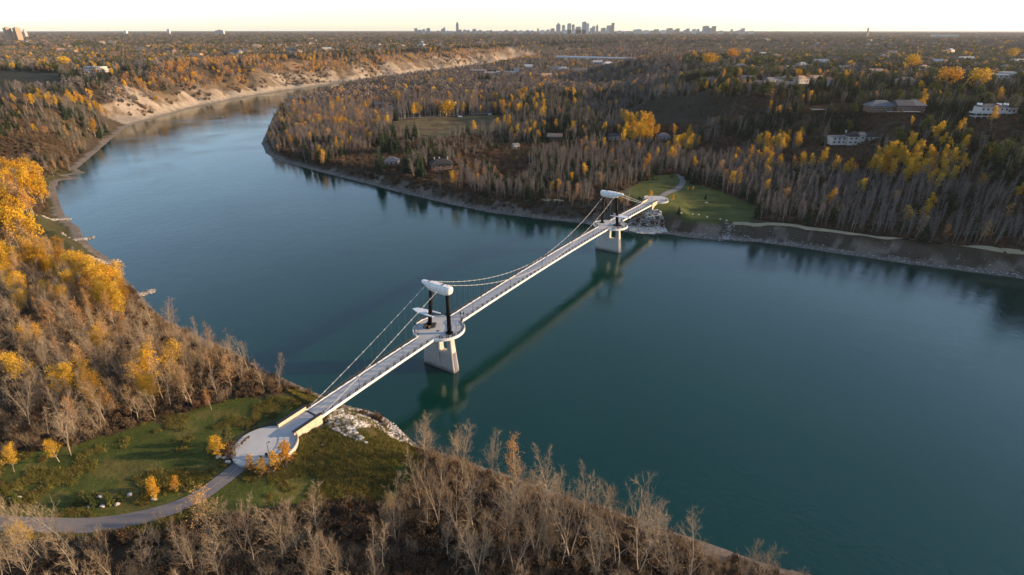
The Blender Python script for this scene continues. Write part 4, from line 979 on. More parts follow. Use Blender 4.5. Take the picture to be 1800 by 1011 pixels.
# ------------------------------------------------------------------ trees
def rotv(d, ang, az):
    d = Vector(d).normalized(); a = d.orthogonal().normalized(); b2 = d.cross(a)
    return (d * math.cos(ang) + (a * math.cos(az) + b2 * math.sin(az)) * math.sin(ang)).normalized()
def limb(r, p, d, L, nseg, wob, up):
    pts = [Vector(p)]; d = Vector(d)
    for i in range(nseg):
        d = (d + Vector((r.normal(0, wob), r.normal(0, wob), r.normal(0, wob) + up))).normalized()
        pts.append(pts[-1] + d * (L / nseg))
    return pts
def bare(seed, h, lean=.03, n1=16, n2=6, n3=5, low=.28, ang=(28, 55), l1=.36, thick=1.0, col_tip=True, fork=0, wobble=.05, twl=(.55, 1.3), top=.95, tmin=.020):
    """trunk and limbs in one mesh, twigs in another; also the twig tips"""
    r = np.random.default_rng(seed); T, K = MB(), MB(); tips = []
    r0 = h * .0115 * thick
    stems = [(Vector((0, 0, -.4)), Vector((r.normal(0, lean), r.normal(0, lean), 1)), h * top, r0)]
    for i in range(fork):
        stems.append((Vector((0, 0, -.4)), rotv((0, 0, 1), math.radians(r.uniform(8, 20)), r.uniform(0, 6.28)), h * r.uniform(.7, .92), r0 * .8))
    for p, d, L, rad in stems:
        tr = limb(r, p, d, L, 9, wobble, .03)
        rs = [rad * (1.15 if i == 0 else (1 - .88 * (i / 9) ** .9)) for i in range(10)]
        T.tube(tr, rs, 6, cap=False)
        az = r.uniform(0, 6)
        for k in range(n1):
            f = low + (1 - low) * (k + r.uniform(0, .8)) / n1; f = min(f, .985); az += 2.4 + r.normal(0, .4)
            q = f * 9; i = min(int(q), 8); pt = tr[i].lerp(tr[i + 1], q - i)
            td = (tr[i + 1] - tr[i]).normalized()
            dd = rotv(td, math.radians(r.uniform(*ang)), az)
            ll = h * l1 * (1.05 - .72 * f) * r.uniform(.6, 1.2)
            lp = limb(r, pt, dd, ll, 5, .13, .11)
            lr = max(rad * (1.05 - f) * .5, .028)
            T.tube(lp, [lr * (1 - .17 * j) for j in range(6)], 4, cap=False)
            az2 = r.uniform(0, 6)
            for m_ in range(n2):
                g = .25 + .75 * (m_ + r.uniform(0, .9)) / n2; g = min(g, .99); az2 += 2.4
                q2 = g * 5; i2 = min(int(q2), 4); p2 = lp[i2].lerp(lp[i2 + 1], q2 - i2); d2 = (lp[i2 + 1] - lp[i2]).normalized()
                l2 = max(ll * .42 * r.uniform(.6, 1.2), .6)
                sp = limb(r, p2, rotv(d2, math.radians(r.uniform(25, 55)), az2), l2, 3, .16, .12)
                K.tube(sp, [max(lr * .5, tmin), max(lr * .4, tmin * .85), tmin * .7, tmin * .4], 3, cap=False)
                for w in range(n3):
                    t = .2 + .8 * r.uniform(); q3 = t * 3; i3 = min(int(q3), 2); p3 = sp[i3].lerp(sp[i3 + 1], q3 - i3); d3 = (sp[i3 + 1] - sp[i3]).normalized()
                    e = p3 + rotv((d3 + Vector((0, 0, .25))), math.radians(r.uniform(15, 50)), r.uniform(0, 6.28)) * r.uniform(*twl)
                    s = (e - p3).cross(Vector((r.normal(), r.normal(), r.normal()))).normalized() * .016
                    s2 = (e - p3).cross(s).normalized() * .016
                    K.add([p3 + s, p3 - s * .5 + s2, p3 - s * .5 - s2, e], [(0, 1, 3), (1, 2, 3), (2, 0, 3)])
                    tips.append(e)
                tips.append(sp[-1]); tips.append(sp[2])
    return T, K, tips
def leaves(r, tips, per, size, spread, mb=None, zmin=None, flat_=.0):
    mb = mb or MB()
    for t in tips:
        if zmin is not None and t.z < zmin: continue
        for i in range(per if isinstance(per, int) else (r.uniform() < per)):
            c = Vector(t) + Vector((r.normal(0, spread), r.normal(0, spread), r.normal(0, spread * .8)))
            a = Vector((r.normal(), r.normal(), r.normal())).normalized(); b2 = a.orthogonal().normalized()
            s = size * r.uniform(.6, 1.3)
            mb.add([c + a * s * .6, c + b2 * s * .42, c - a * s * .6, c - b2 * s * .42], [(0, 1, 2, 3)])
    return mb
def cloud(r, n_, rad, z0, z1, size, prof=None, lob=0):
    """leaf clumps through a crown volume of low detail, for trees far away"""
    mb = MB(); lobes = [Vector((r.uniform(-.5, .5) * rad, r.uniform(-.5, .5) * rad, r.uniform(z0 + .35 * (z1 - z0), z1 - .2 * (z1 - z0)))) for _ in range(lob)]
    for i in range(n_):
        if lob:
            c = lobes[i % lob]; d = Vector((r.normal(), r.normal(), r.normal())).normalized() * (r.uniform(.25, 1) ** .5)
            p = c + Vector((d.x * rad * .6, d.y * rad * .6, d.z * (z1 - z0) * .3))
        else:
            f = r.uniform() ; z = z0 + (z1 - z0) * f; k = (prof(f) if prof else 1) * rad; a = r.uniform(0, 6.28); q = r.uniform(.3, 1) ** .5
            p = Vector((math.cos(a) * k * q, math.sin(a) * k * q, z))
        a = Vector((r.normal(), r.normal(), r.normal())).normalized(); b2 = a.orthogonal().normalized(); s = size * r.uniform(.6, 1.3)
        mb.add([p + a * s, p + b2 * s * .7, p - a * s, p - b2 * s * .7], [(0, 1, 2, 3)])
    return mb
def spruce(seed, h, whorls=26, per=9, wid=.17):
    r = np.random.default_rng(seed); T, K = MB(), MB()
    T.tube([(0, 0, -.4), (0, 0, h * .5), (0, 0, h * .97)], [h * .013, h * .008, .02], 6, cap=False)
    for w in range(whorls):
        f = (w + .3) / whorls; z = h * (.06 + .92 * f); L = h * wid * (1 - f) ** .85 * r.uniform(.8, 1.15) + .12
        for k in range(per):
            a = 6.283 * k / per + r.uniform(-.4, .4) + w; l2 = L * r.uniform(.65, 1.2)
            d = Vector((math.cos(a), math.sin(a), 0)); s = Vector((-d.y, d.x, 0)); ww = l2 * .30 + .08
            b0 = Vector((0, 0, z)); m_ = b0 + d * l2 * .55 + Vector((0, 0, -.10 * l2)); e = b0 + d * l2 + Vector((0, 0, -.22 * l2 + .1))
            K.add([b0, m_ + s * ww + Vector((0, 0, -.12 * l2)), m_ + Vector((0, 0, .1 * l2)), m_ - s * ww + Vector((0, 0, -.12 * l2)), e], [(0, 1, 2), (0, 2, 3), (1, 4, 2), (2, 4, 3)])
    K.add([(.1, 0, h * .93), (-.05, .09, h * .93), (-.05, -.09, h * .93), (0, 0, h)], [(0, 1, 3), (1, 2, 3), (2, 0, 3)])
    return T, K
M['bark'] = ramp_mat('pale_bark', [(0, (.29, .235, .165)), (.5, (.38, .32, .24)), (1, (.21, .16, .11))], .9)
M['twig'] = ramp_mat('bare_twigs', [(0, (.26, .195, .125)), (.5, (.33, .255, .17)), (1, (.19, .135, .085))], .9)
M['bark_a'] = ramp_mat('aspen_bark', [(0, (.26, .23, .195)), (.5, (.34, .31, .26)), (1, (.19, .16, .13))], .9)
M['twig_a'] = ramp_mat('aspen_twigs', [(0, (.150, .125, .112)), (.5, (.190, .160, .140)), (1, (.115, .098, .092))], .9)
M['gold'] = ramp_mat('gold_leaves', [(0, (.56, .31, .02)), (.35, (.60, .37, .03)), (.7, (.56, .33, .025)), (1, (.54, .24, .02))], .7, .30)
M['copper'] = ramp_mat('copper_sunlit_leaves', [(0, (.44, .23, .07)), (.35, (.40, .25, .11)), (.7, (.48, .27, .09)), (1, (.44, .19, .05))], .8, .25)  # leaf copper, its orange deepened to carry golden sunlight on the near wood
M['needle'] = ramp_mat('spruce_needles', [(0, (.017, .030, .013)), (.5, (.023, .036, .015)), (1, (.014, .028, .018))], .8)
M['olive'] = ramp_mat('olive_leaves', [(0, (.075, .085, .018)), (.5, (.10, .10, .025)), (1, (.06, .075, .02))], .8, .2)
M['shrub'] = ramp_mat('rusty_shrub', [(0, (.10, .064, .040)), (.4, (.14, .10, .06)), (.7, (.085, .066, .048)), (.9, (.12, .075, .04)), (1, (.14, .07, .035))], .9)
M['weed'] = ramp_mat('meadow_weeds', [(0, (.13, .13, .03)), (.4, (.19, .16, .045)), (.7, (.09, .105, .022)), (1, (.15, .10, .04))], .9)

# prototypes: kind -> level of detail -> list of (trunk mesh, crown mesh)
PROTO = {}
def reg(kind, lod, T, K, tm, cm, extra=None):
    """extra: a leaf mesh joined to the twig mesh of a crown"""
    nt_ = len(K.f)
    if extra:
        K.add(extra[0].v, extra[0].f, 1)
    mats = [M[cm]] + ([M[extra[1]]] if extra else [])
    me_t = T.mesh('trunk', M[tm], True); me_c = K.mesh('crown', mats, False)
    # one joined mesh for the woods further off
    J = MB(); J.add(T.v, T.f, 0); o = len(J.v); J.v += [tuple(p) for p in K.v]; J.f += [tuple(i + o for i in f) for f in K.f]; J.m += [q + 1 for q in K.m]
    me_j = J.mesh(kind, [M[tm]] + mats)
    po = bpy.data.objects.new('source_' + kind, me_j)
    PROTO.setdefault(kind, {}).setdefault(lod, []).append((me_t, me_c, po))
R_ = np.random.default_rng(5)
# --- near
for s in range(5):
    T, K, t = bare(100 + s, 17, n1=(15, 13, 17, 12, 14)[s], n2=6, n3=6, fork=(0, 1, 0, 2, 1)[s], ang=(20, 58), l1=(.34, .42, .30, .38, .46)[s], low=.25, thick=.72, wobble=.08, tmin=.018); reg('bare', 0, T, K, 'bark', 'twig')
for s in range(4):
    T, K, t = bare(120 + s, 16, n1=16, n2=6, n3=3, fork=(0, 1, 0, 1)[s], l1=.34, low=.25, thick=1.1, wobble=.06); reg('gold', 0, T, K, 'bark', 'twig', (leaves(R_, t, 6, .25, .42), 'gold'))
for s in range(3):
    T, K, t = bare(140 + s, 15, n1=16, n2=6, n3=4, l1=.28, low=.2, ang=(25, 45), thick=1.0); reg('copper', 0, T, K, 'bark', 'twig', (leaves(R_, t, 2, .19, .26), 'copper'))
for s in range(4):
    T, K, t = bare(160 + s, 16, n1=15, n2=6, n3=9, l1=.22, low=.36, ang=(30, 60), thick=.85, wobble=.035); reg('aspen', 0, T, K, 'bark_a', 'twig_a')
for s in range(3):
    T, K = spruce(180 + s, 15, 30, 11); reg('spruce', 0, T, K, 'bark', 'needle')
for s in range(3):
    T, K, t = bare(200 + s, 12, n1=14, n2=5, n3=4, l1=.42, low=.2, ang=(35, 65)); reg('green', 0, T, K, 'bark', 'twig', (leaves(R_, t, 4, .42, .5), 'olive'))
# --- middle distance
for s in range(4):
    T, K, t = bare(300 + s, 15, n1=14, n2=6, n3=8, l1=.34, fork=s % 2, twl=(.7, 1.6)); reg('bare', 1, T, K, 'bark_a', 'twig_a')
for s in range(3):
    T, K, t = bare(320 + s, 15, n1=12, n2=4, n3=2, l1=.34); reg('gold', 1, T, K, 'bark', 'twig', (leaves(R_, t, 3, .62, .55), 'gold'))
for s in range(3):
    T, K, t = bare(340 + s, 14, n1=12, n2=4, n3=4, l1=.28, twl=(.7, 1.5)); reg('copper', 1, T, K, 'bark_a', 'twig_a', (leaves(R_, t, 1, .5, .45), 'copper'))
for s in range(4):
    T, K, t = bare(360 + s, 16, n1=14, n2=5, n3=9, l1=.21, low=.36, thick=.85, wobble=.03, twl=(.7, 1.6)); reg('aspen', 1, T, K, 'bark_a', 'twig_a')
for s in range(3):
    T, K = spruce(380 + s, 14, 20, 10, .25); reg('spruce', 1, T, K, 'bark', 'needle')
for s in range(3):
    T, K, t = bare(400 + s, 11, n1=11, n2=4, n3=2, l1=.45, low=.18, ang=(35, 65)); reg('green', 1, T, K, 'bark', 'twig', (leaves(R_, t, 3, .75, .6), 'olive'))
# --- far
def stem(h): return MB().tube([(0, 0, -.5), (0, 0, h * .6)], [.22, .1], 3, cap=False)
oval = lambda f: math.sin(math.pi * min(1, f * .9 + .1)) ** .6
for s in range(4):
    reg('bare', 2, stem(13), cloud(R_, 90, 3.6, 4, 13, .8, oval), 'bark_a', 'twig_a'); reg('aspen', 2, stem(15), cloud(R_, 80, 2.6, 5, 15, .7, oval), 'bark_a', 'twig_a')
    reg('copper', 2, stem(12), cloud(R_, 90, 3.0, 3, 13, .75, oval), 'bark_a', 'copper')
    reg('gold', 2, stem(13), cloud(R_, 150, 4.2, 3, 15, .95, None, 6), 'bark', 'gold')
    reg('green', 2, stem(9), cloud(R_, 130, 4.6, 2, 10.5, .95, None, 6), 'bark', 'olive')
    T, K = spruce(500 + s, 14, 12, 7, .27); reg('spruce', 2, T, K, 'bark', 'needle')

BIGG = []
for s in range(3):
    BIGG.append((MB().tube([(0, 0, -.5), (0, 0, 9)], [.5, .2], 5, cap=False).mesh('trunk', M['bark']), cloud(np.random.default_rng(30 + s), 700, 7.0, 1.0, 15, .62, None, 14).mesh('crown', M['gold'])))
# which trees grow where: outlines on the photograph for crown centres, found again on the ground
MIXES = [
    ([(680, 236), (895, 222), (895, 262), (700, 266)], dict(bare=.8, spruce=.2), (5, 8), 7.0),
    ([(0, 300), (110, 300), (222, 478), (194, 540), (130, 468), (50, 468), (0, 495)], dict(gold=.74, copper=.14, bare=.12), (12, 18), 4.1),
    ([(0, 470), (170, 500), (300, 600), (330, 700), (200, 700), (0, 660)], dict(gold=.10, copper=.26, bare=.64), (10, 15), 4.9),  # copper share here also stands in for bare trees tinted by golden light
    ([(0, 600), (260, 560), (560, 690), (420, 700), (0, 800)], dict(gold=.03, copper=.20, bare=.77), (8, 13), 4.9),
    ([(95, 150), (200, 150), (218, 240), (190, 250), (140, 215), (100, 190)], dict(spruce=.62, bare=.25, gold=.13), (11, 17), 6.0),
    ([(0, 150), (95, 168), (110, 195), (0, 170)], dict(gold=.45, bare=.4, spruce=.15), (9, 14), 8.0),
    (HILL_L, dict(bare=.62, gold=.07, copper=.13, spruce=.18), (5, 9), 6.2),
    ([(0, 330), (0, 250), (220, 225), (170, 280), (60, 330)], dict(bare=.4, gold=.2, copper=.2, spruce=.2), (8, 13), 6.0),
    ([(190, 165), (205, 128), (330, 102), (470, 96), (640, 92), (900, 82), (960, 100), (830, 110), (640, 128), (430, 150), (330, 160)], dict(copper=.54, bare=.30, gold=.11, spruce=.05), (8, 12), 6.2),
    ([(655, 222), (780, 225), (800, 300), (665, 300)], dict(spruce=.80, bare=.2), (12, 19), 6.0),
    ([(690, 150), (840, 150), (840, 200), (700, 206)], dict(aspen=.90, spruce=.07, gold=.03), (15, 21), 5.5),
    ([(690, 196), (850, 196), (840, 212), (690, 212)], dict(spruce=.8, aspen=.2), (9, 14), 6.5),
    ([(535, 150), (700, 150), (690, 215), (540, 220), (500, 200)], dict(copper=.12, bare=.68, gold=.05, aspen=.15), (11, 16), 5.6),
    ([(460, 200), (600, 190), (690, 235), (670, 320), (560, 300), (470, 285)], dict(aspen=.55, copper=.07, bare=.26, gold=.02, spruce=.10), (9, 14), 4.6),
    ([(690, 262), (850, 270), (850, 330), (700, 330)], dict(gold=.13, copper=.05, aspen=.50, bare=.32), (9, 13), 5.5),
    ([(860, 150), (1020, 150), (1020, 215), (880, 215)], dict(spruce=.34, aspen=.32, gold=.05, bare=.29), (12, 17), 7.0),
    ([(930, 205), (1060, 205), (1050, 238), (930, 245)], dict(spruce=.66, bare=.26, gold=.08), (10, 15), 6.5),
    ([(1095, 210), (1150, 210), (1150, 242), (1095, 242)], dict(gold=.9, bare=.1), (13, 18), 7.0),
    ([(1140, 222), (1240, 215), (1240, 255), (1140, 255)], dict(gold=.26, spruce=.22, aspen=.52), (11, 15), 6.5),
    (HILL_R, dict(bare=.9, spruce=.1), (2.0, 3.4), 7.0),
    ([(1330, 175), (1420, 195), (1420, 235), (1330, 235)], dict(spruce=.56, aspen=.34, gold=.10), (9, 14), 6.5),
    ([(1270, 238), (1420, 236), (1520, 258), (1720, 275), (1740, 322), (1600, 310), (1440, 292), (1270, 280)], dict(gold=.42, aspen=.58), (11, 15), 5.2),
    ([(1230, 262), (1440, 285), (1810, 320), (1830, 450), (1330, 400), (1230, 330)], dict(aspen=.91, gold=.03, copper=.015, spruce=.045), (10, 14), 4.1),
    ([(1330, 180), (1830, 200), (1830, 330), (1330, 260)], dict(spruce=.70, aspen=.20, gold=.03, green=.07), (10, 15), 6.5),
    ([(780, 235), (1330, 235), (1330, 385), (1080, 345), (860, 360)], dict(aspen=.65, bare=.20, gold=.025, copper=.015, spruce=.11), (8, 12.5), 4.6),
    ([(1200, 92), (1830, 80), (1830, 205), (1500, 205), (1330, 165), (1200, 150)], dict(spruce=.72, green=.09, gold=.018, bare=.16, copper=.012), (9, 15), 7.3),
    ([(940, 82), (1200, 82), (1200, 185), (960, 160)], dict(bare=.64, copper=.07, spruce=.26, gold=.03), (8, 13), 8.0),
    ([(0, 60), (900, 60), (900, 110), (420, 110), (200, 135), (0, 140)], dict(spruce=.58, bare=.29, copper=.03, gold=.035, green=.065), (8, 14), 8.0),
]
DEFAULT = (dict(bare=.52, aspen=.17, spruce=.28, gold=.02, copper=.01), (9, 14), 6.0)
NEARMIX = (dict(bare=.97, copper=.03), (6, 16), 8.0)
FARMIX = (dict(spruce=.64, bare=.29, copper=.01, gold=.01, green=.05), (9, 14), 22.0)
KINDS = ['bare', 'gold', 'copper', 'aspen', 'spruce', 'green']
def fill():
    r = np.random.default_rng(77); out = []
    bands = [(25, 330, 3.6), (330, 800, 4.6), (800, 1500, 7.5), (1500, 2800, 10.5), (2800, 5200, 20.0), (5200, 11500, 42.0)]
    for y0, y1, sp in bands:
        xm = y1 * 1.1 + 60
        gx, gy = np.meshgrid(np.arange(-xm, xm, sp), np.arange(max(y0 * .8, 20), y1, sp))
        x = gx.ravel() + r.uniform(-.5, .5, gx.size) * sp; y = gy.ravel() + r.uniform(-.5, .5, gx.size) * sp
        d0 = np.hypot(x, y); k = (d0 >= y0) & (d0 < y1) & (np.abs(x) < y * 1.1 + 50); x, y = x[k], y[k]
        z, D, O = land_info(x, y)
        px, py, zc = project(x, y, z + 8); gpx, gpy, _ = project(x, y, z)
        ok = (D > np.where(O & (y < 150) & (x > -25), 3.5, 7)) & (px > -240) & (px < 2040) & (py < 1330) & (z > 1.0)
        ok &= ~((~O) & (y < 480) & (D < np.where(gpx > 1270, 16, 11))); ok &= ~((~O) & (y > 880) & (D < 45)); ok &= ~(O & (y > 225) & (y < 480) & (D < np.interp(y, [225, 300, 345], [20, 26, 8])))
        for poly in (LAWN, CLEAR, CLEAR2, FIELD, GOLF, DARKF): ok &= ~inpoly(gpx, gpy, poly)
        st = O & (y > 735) & (y < 2600) & (D < 75); ok &= ~(st & (z < 21 + (fbm(x, y, 50, 51) - .5) * 26))
        u, w = uw(x, y); ok &= ~((np.abs(w) < 9) & (u > -80) & (u < SPAN + 80))
        # open strip between lawn and the wood at the bottom of the picture
        ok &= ~((gpy > 870) & (gpy < 985) & (gpx < 690) & O & (y < 200))
        for a, b2, rad in FOOT: ok &= np.hypot(x - a, y - b2) > abs(rad) * (1 if rad > 0 else .75)
        # gardens kept open in front of the houses
        for a, b2, rad in FOOT:
            dd = math.hypot(a, b2)
            if dd > 1600 or rad < 0: continue
            ax, ay = -a / dd, -b2 / dd; t = (x - a) * ax + (y - b2) * ay; l = np.abs((x - a) * ay - (y - b2) * ax)
            ok &= ~((t > 0) & (t < min(75, 20 + dd * .07)) & (l < rad * .95) & (vnoise(x, y, 9, 17) > .16))
        x, y, z, px, py, O, D, zc = (q[ok] for q in (x, y, z, px, py, O, D, zc))
        spc = np.full(x.shape, DEFAULT[2]); mix = np.full(x.shape, -1)
        for i in range(len(MIXES) - 1, -1, -1):
            kk = inpoly(px, py, MIXES[i][0]); mix[kk] = i; spc[kk] = MIXES[i][3]
        nb = (mix == -1) & O & (y < 220); mix[nb] = -3; spc[nb] = np.where(x[nb] > -28, 7.0, 9.0)
        if y0 >= 2800: mix[:] = -2; spc[:] = sp
        np_ = fbm(x, y, 70 if y0 < 1500 else 140, 201); ng_ = fbm(x, y, 55, 205)
        keep = r.uniform(size=x.size) < (sp / np.maximum(spc, sp)) ** 2
        if 330 <= y0 < 2800: keep &= fbm(x, y, 60, 209) < .665
        for j in np.nonzero(keep)[0]:
            mx_, hr, _ = MIXES[mix[j]] [1:] + () if False else ((MIXES[mix[j]][1], MIXES[mix[j]][2], 0) if mix[j] >= 0 else ((FARMIX if mix[j] == -2 else (NEARMIX if mix[j] == -3 else DEFAULT))))
            if y0 >= 330:                            # kinds stand in patches
                mx_ = dict(mx_); n1_ = np_[j]; n2_ = ng_[j]
                if 'spruce' in mx_: mx_['spruce'] *= 2.6 if n1_ > .55 else (.30 if n1_ < .47 else 1)
                if 'gold' in mx_ and mix[j] != 20: mx_['gold'] *= 2.4 if n2_ > .58 else .45
            ks = list(mx_); q = r.uniform() * sum(mx_.values()); kind = ks[-1]
            for kk in ks:
                q -= mx_[kk]
                if q <= 0: kind = kk; break
            h = r.uniform(*hr) * (1.12 if kind == 'spruce' else 1.0)
            if y0 >= 2800: h *= 1.25
            if mix[j] == -3 and x[j] > -28: h *= float(np.interp(x[j], [-28, 38, 52], [1.05, .95, .45]))
            out.append((kind, x[j], y[j], z[j], h, r.uniform(0, 6.28), 'x'))
    return out
TREES = fill()
# trees placed one by one: kind, foot pixel, height, label
HAND = [
    ('bare', 772, 925, 19, None), ('bare', 738, 905, 15, None), ('bare', 838, 945, 20, None), ('bare', 882, 955, 20, None), ('bare', 940, 975, 19, None), ('bare', 1002, 985, 22, None), ('bare', 985, 1000, 18, None), ('bare', 1085, 1005, 21, None), ('bare', 1122, 1010, 23, None),
    ('bare', 1050, 1010, 18, None), ('bare', 1205, 1050, 20, None), ('bare', 1180, 1040, 16, None), ('bare', 1300, 1050, 13, None), ('bare', 1335, 1045, 12, None), ('bare', 905, 1010, 16, None), ('bare', 840, 1020, 15, None), ('bare', 790, 985, 13, None), ('bare', 805, 940, 16, None), ('bare', 700, 960, 13, None), ('bare', 680, 1010, 16, None), ('bare', 655, 1000, 14, None),
    ('bare', 560, 950, 15, None), ('bare', 505, 985, 17, None), ('bare', 525, 975, 14, None), ('bare', 430, 975, 16, None), ('bare', 447, 1000, 15, None), ('bare', 78, 985, 17, None), ('bare', 128, 975, 16, None), ('bare', 140, 1008, 14, None), ('bare', 20, 1010, 15, None), ('bare', 60, 1030, 14, None), ('bare', 285, 965, 8, None), ('bare', 258, 1010, 11, None), ('bare', 340, 1010, 12, None), ('bare', 385, 1030, 14, None), ('bare', 600, 1030, 14, None), ('bare', 555, 1035, 13, None),
    ('bare', 330, 945, 5, None), ('bare', 302, 938, 5, None), ('bare', 320, 905, 4, None), ('bare', 284, 922, 4, None),
    ('copper', 378, 975, 17, 'tall half-bare poplar with orange leaves up its trunk below the path'), ('gold', 48, 970, 8, 'small golden tree among bare trunks below the path'), ('gold', 687, 905, 6, 'small forked tree with sparse gold leaves on the meadow edge'),
    ('copper', 388, 640, 15, 'peach-coloured conical poplar on the river bank beside bare trees'), ('gold', 275, 685, 15, 'golden poplar on a bare pale trunk in the riverside wood'), ('gold', 300, 675, 14, 'golden poplar leaning over pale trunks in the riverside wood'), ('bare', 330, 655, 15, None), ('bare', 318, 640, 15, None), ('bare', 240, 560, 10, None),
    ('gold', 104, 812, 7, 'bright golden tree standing alone at the lawn edge'), ('gold', 25, 830, 8, 'golden tree with bare stem at the lawn edge near the dark bed'), ('bare', 125, 800, 19, None), ('bare', 190, 755, 16, None), ('bare', 60, 760, 16, None), ('gold', 180, 740, 14, None), ('gold', 165, 700, 13, None), ('copper', 372, 720, 7, 'small coppery tree at the edge of the near wood'),
    ('spruce', 968, 335, 15, None), ('spruce', 1062, 335, 9, None), ('spruce', 1105, 290, 9, None), ('spruce', 1193, 377, 6, None), ('spruce', 1240, 350, 4, None), ('spruce', 700, 268, 18, None), ('spruce', 718, 272, 20, None), ('spruce', 676, 270, 18, None), ('spruce', 745, 262, 15, None), ('spruce', 760, 265, 15, None),
    ('gold', 1145, 352, 6.5, 'small bright yellow tree behind the far bridge plaza railing'), ('gold', 1181, 357, 5.5, 'small bright yellow tree between far bridge plaza and benches'), ('gold', 1134, 305, 11, 'yellow poplar beside the curving path'), ('gold', 1130, 238, 20, 'largest golden poplar in the valley clump'), ('gold', 1112, 245, 13, 'lower golden poplar in the valley clump'), ('gold', 1154, 243, 13, None), ('gold', 1184, 245, 14, None), ('gold', 1212, 252, 16, None),
    ('gold', 1217, 336, 3.5, None), ('gold', 1209, 337, 3.2, None),
]
BIGGOLD = [(1248, 117, 24, 'big round golden poplar on the plateau promontory'), (1287, 108, 25, 'tall ragged golden poplar on the plateau promontory'), (1312, 97, 24, 'golden poplar at the far edge of the plateau promontory'), (1219, 107, 19, None), (1602, 125, 24, 'tall oval golden poplar among dark spruces on the plateau'), (1662, 155, 21, 'widest golden poplar near the white flat-roofed house'), (1716, 160, 22, 'wide golden poplar beside the white flat-roofed house'),
           (1776, 105, 28, 'big round golden poplar far behind the white flat-roofed house'), (1664, 100, 18, None), (1695, 100, 18, None), (1277, 158, 12, None), (1305, 160, 12, None), (1318, 162, 13, None), (1625, 145, 11, None), (1740, 222, 14, 'golden tree in front of the modern terraced house'), (1600, 225, 9, None), (118, 120, 18, 'orange-gold poplar between the cream house and the white house'), (170, 131, 9, None)]
for px, py, h, lab in BIGGOLD: HAND.append(('gold', px, py, h, lab))
for px, py, h in [(1345, 128, 15), (1375, 132, 13), (1640, 175, 17), (1680, 180, 16), (1600, 178, 14), (1720, 180, 13)]: HAND.append(('green', px, py, h, None))
for k, px, py, h, lab in HAND:
    x, y, z = pix(px, py)
    if k == 'bare' and px > 730 and py > 800: h *= 1.12
    TREES.append((k, x, y, z, h, rng.uniform(0, 6.28), lab or 'y'))

HEIGHT = dict(bare=(17, 15, 13), gold=(16, 15, 15), copper=(15, 14, 13), aspen=(16, 16, 15), spruce=(15, 14, 14), green=(12, 11, 10.5))
NAME = dict(bare='bare_tree', gold='golden_tree', copper='copper_tree', aspen='aspen_tree', spruce='spruce_tree', green='olive_tree')
DESC = dict(bare='bare grey poplar', gold='golden-leaved poplar', copper='coppery half-bare poplar', aspen='slender bare aspen', spruce='dark green spruce', green='round olive-green tree')
def zone(x, y):
    if y < 165 and x > -40: return 'on the wooded bank beyond the plaza meadow'
    if y < 112: return 'in the wood along the lawn path'
    if y < 520 and bool(land_info(np.array([x]), np.array([y]))[2][0]): return 'in the wood between lawn and groynes'
    o_ = bool(land_info(np.array([x]), np.array([y]))[2][0])
    if o_: return 'on the plateau behind the clay bluff'
    z = H1(x, y)
    if z > 34: return 'among the houses on the spruce plateau'
    if x > 110 and y < 520: return 'in the sloping wood below the stone mansion'
    if x < -60 and y < 700: return 'on the wooded river point facing the bluff'
    return 'on the flat woods behind the far bridge end'
arr = {}
for t in TREES: arr.setdefault(t[0], []).append(t)
LIM = dict(bare=300, gold=300, copper=260, aspen=300, spruce=300, green=120)
def add_tree(kind, x, y, z, h, rot, lab):
    d = math.hypot(x, y); lod = 0 if d < 330 else (1 if d < 900 else 2)
    vs_ = PROTO[kind][lod]; i = int(rot * 1000) % len(vs_); tm, cm, _ = vs_[i]
    big = kind == 'gold' and d > 700 and h >= 17
    if big: tm, cm = BIGG[int(rot * 100) % 3]
    s = h / HEIGHT[kind][lod]
    zn = zone(x, y)
    o = thing(NAME[kind], lab if len(lab) > 2 else DESC[kind] + ' ' + zn, 'tree', (x, y, z - .15), rot, None if len(lab) > 2 else '%ss %s' % (DESC[kind], zn))
    w = (.88 + .3 * ((rot * 37) % 1)) * (1.25 if big else (.84 if kind == 'bare' and lod == 0 else 1)); o.scale = (s * w, s * w, s)
    o.rotation_euler = (math.sin(rot * 91) * .07, math.sin(rot * 57) * .07, rot) if kind != 'spruce' else (0, 0, rot)
    obj('trunk', tm, o); obj('crown', cm, o)
REST = {}
for kind, lst in arr.items():
    def key(t):
        px, py, zc = project(t[1], t[2], t[3] + t[4] * .6)
        vis = -20 < px < 1820 and -20 < py < 1060
        return -(1e6 if len(t[6]) > 2 else 0) - (t[4] / max(float(zc), 1) if vis else 0)
    lst.sort(key=key)
    for t in lst[:LIM[kind]]: add_tree(*t)
    for t in lst[LIM[kind]:]:
        d = math.hypot(t[1], t[2]); REST.setdefault((kind, 0 if d < 240 else (1 if d < 900 else 2)), []).append(t)

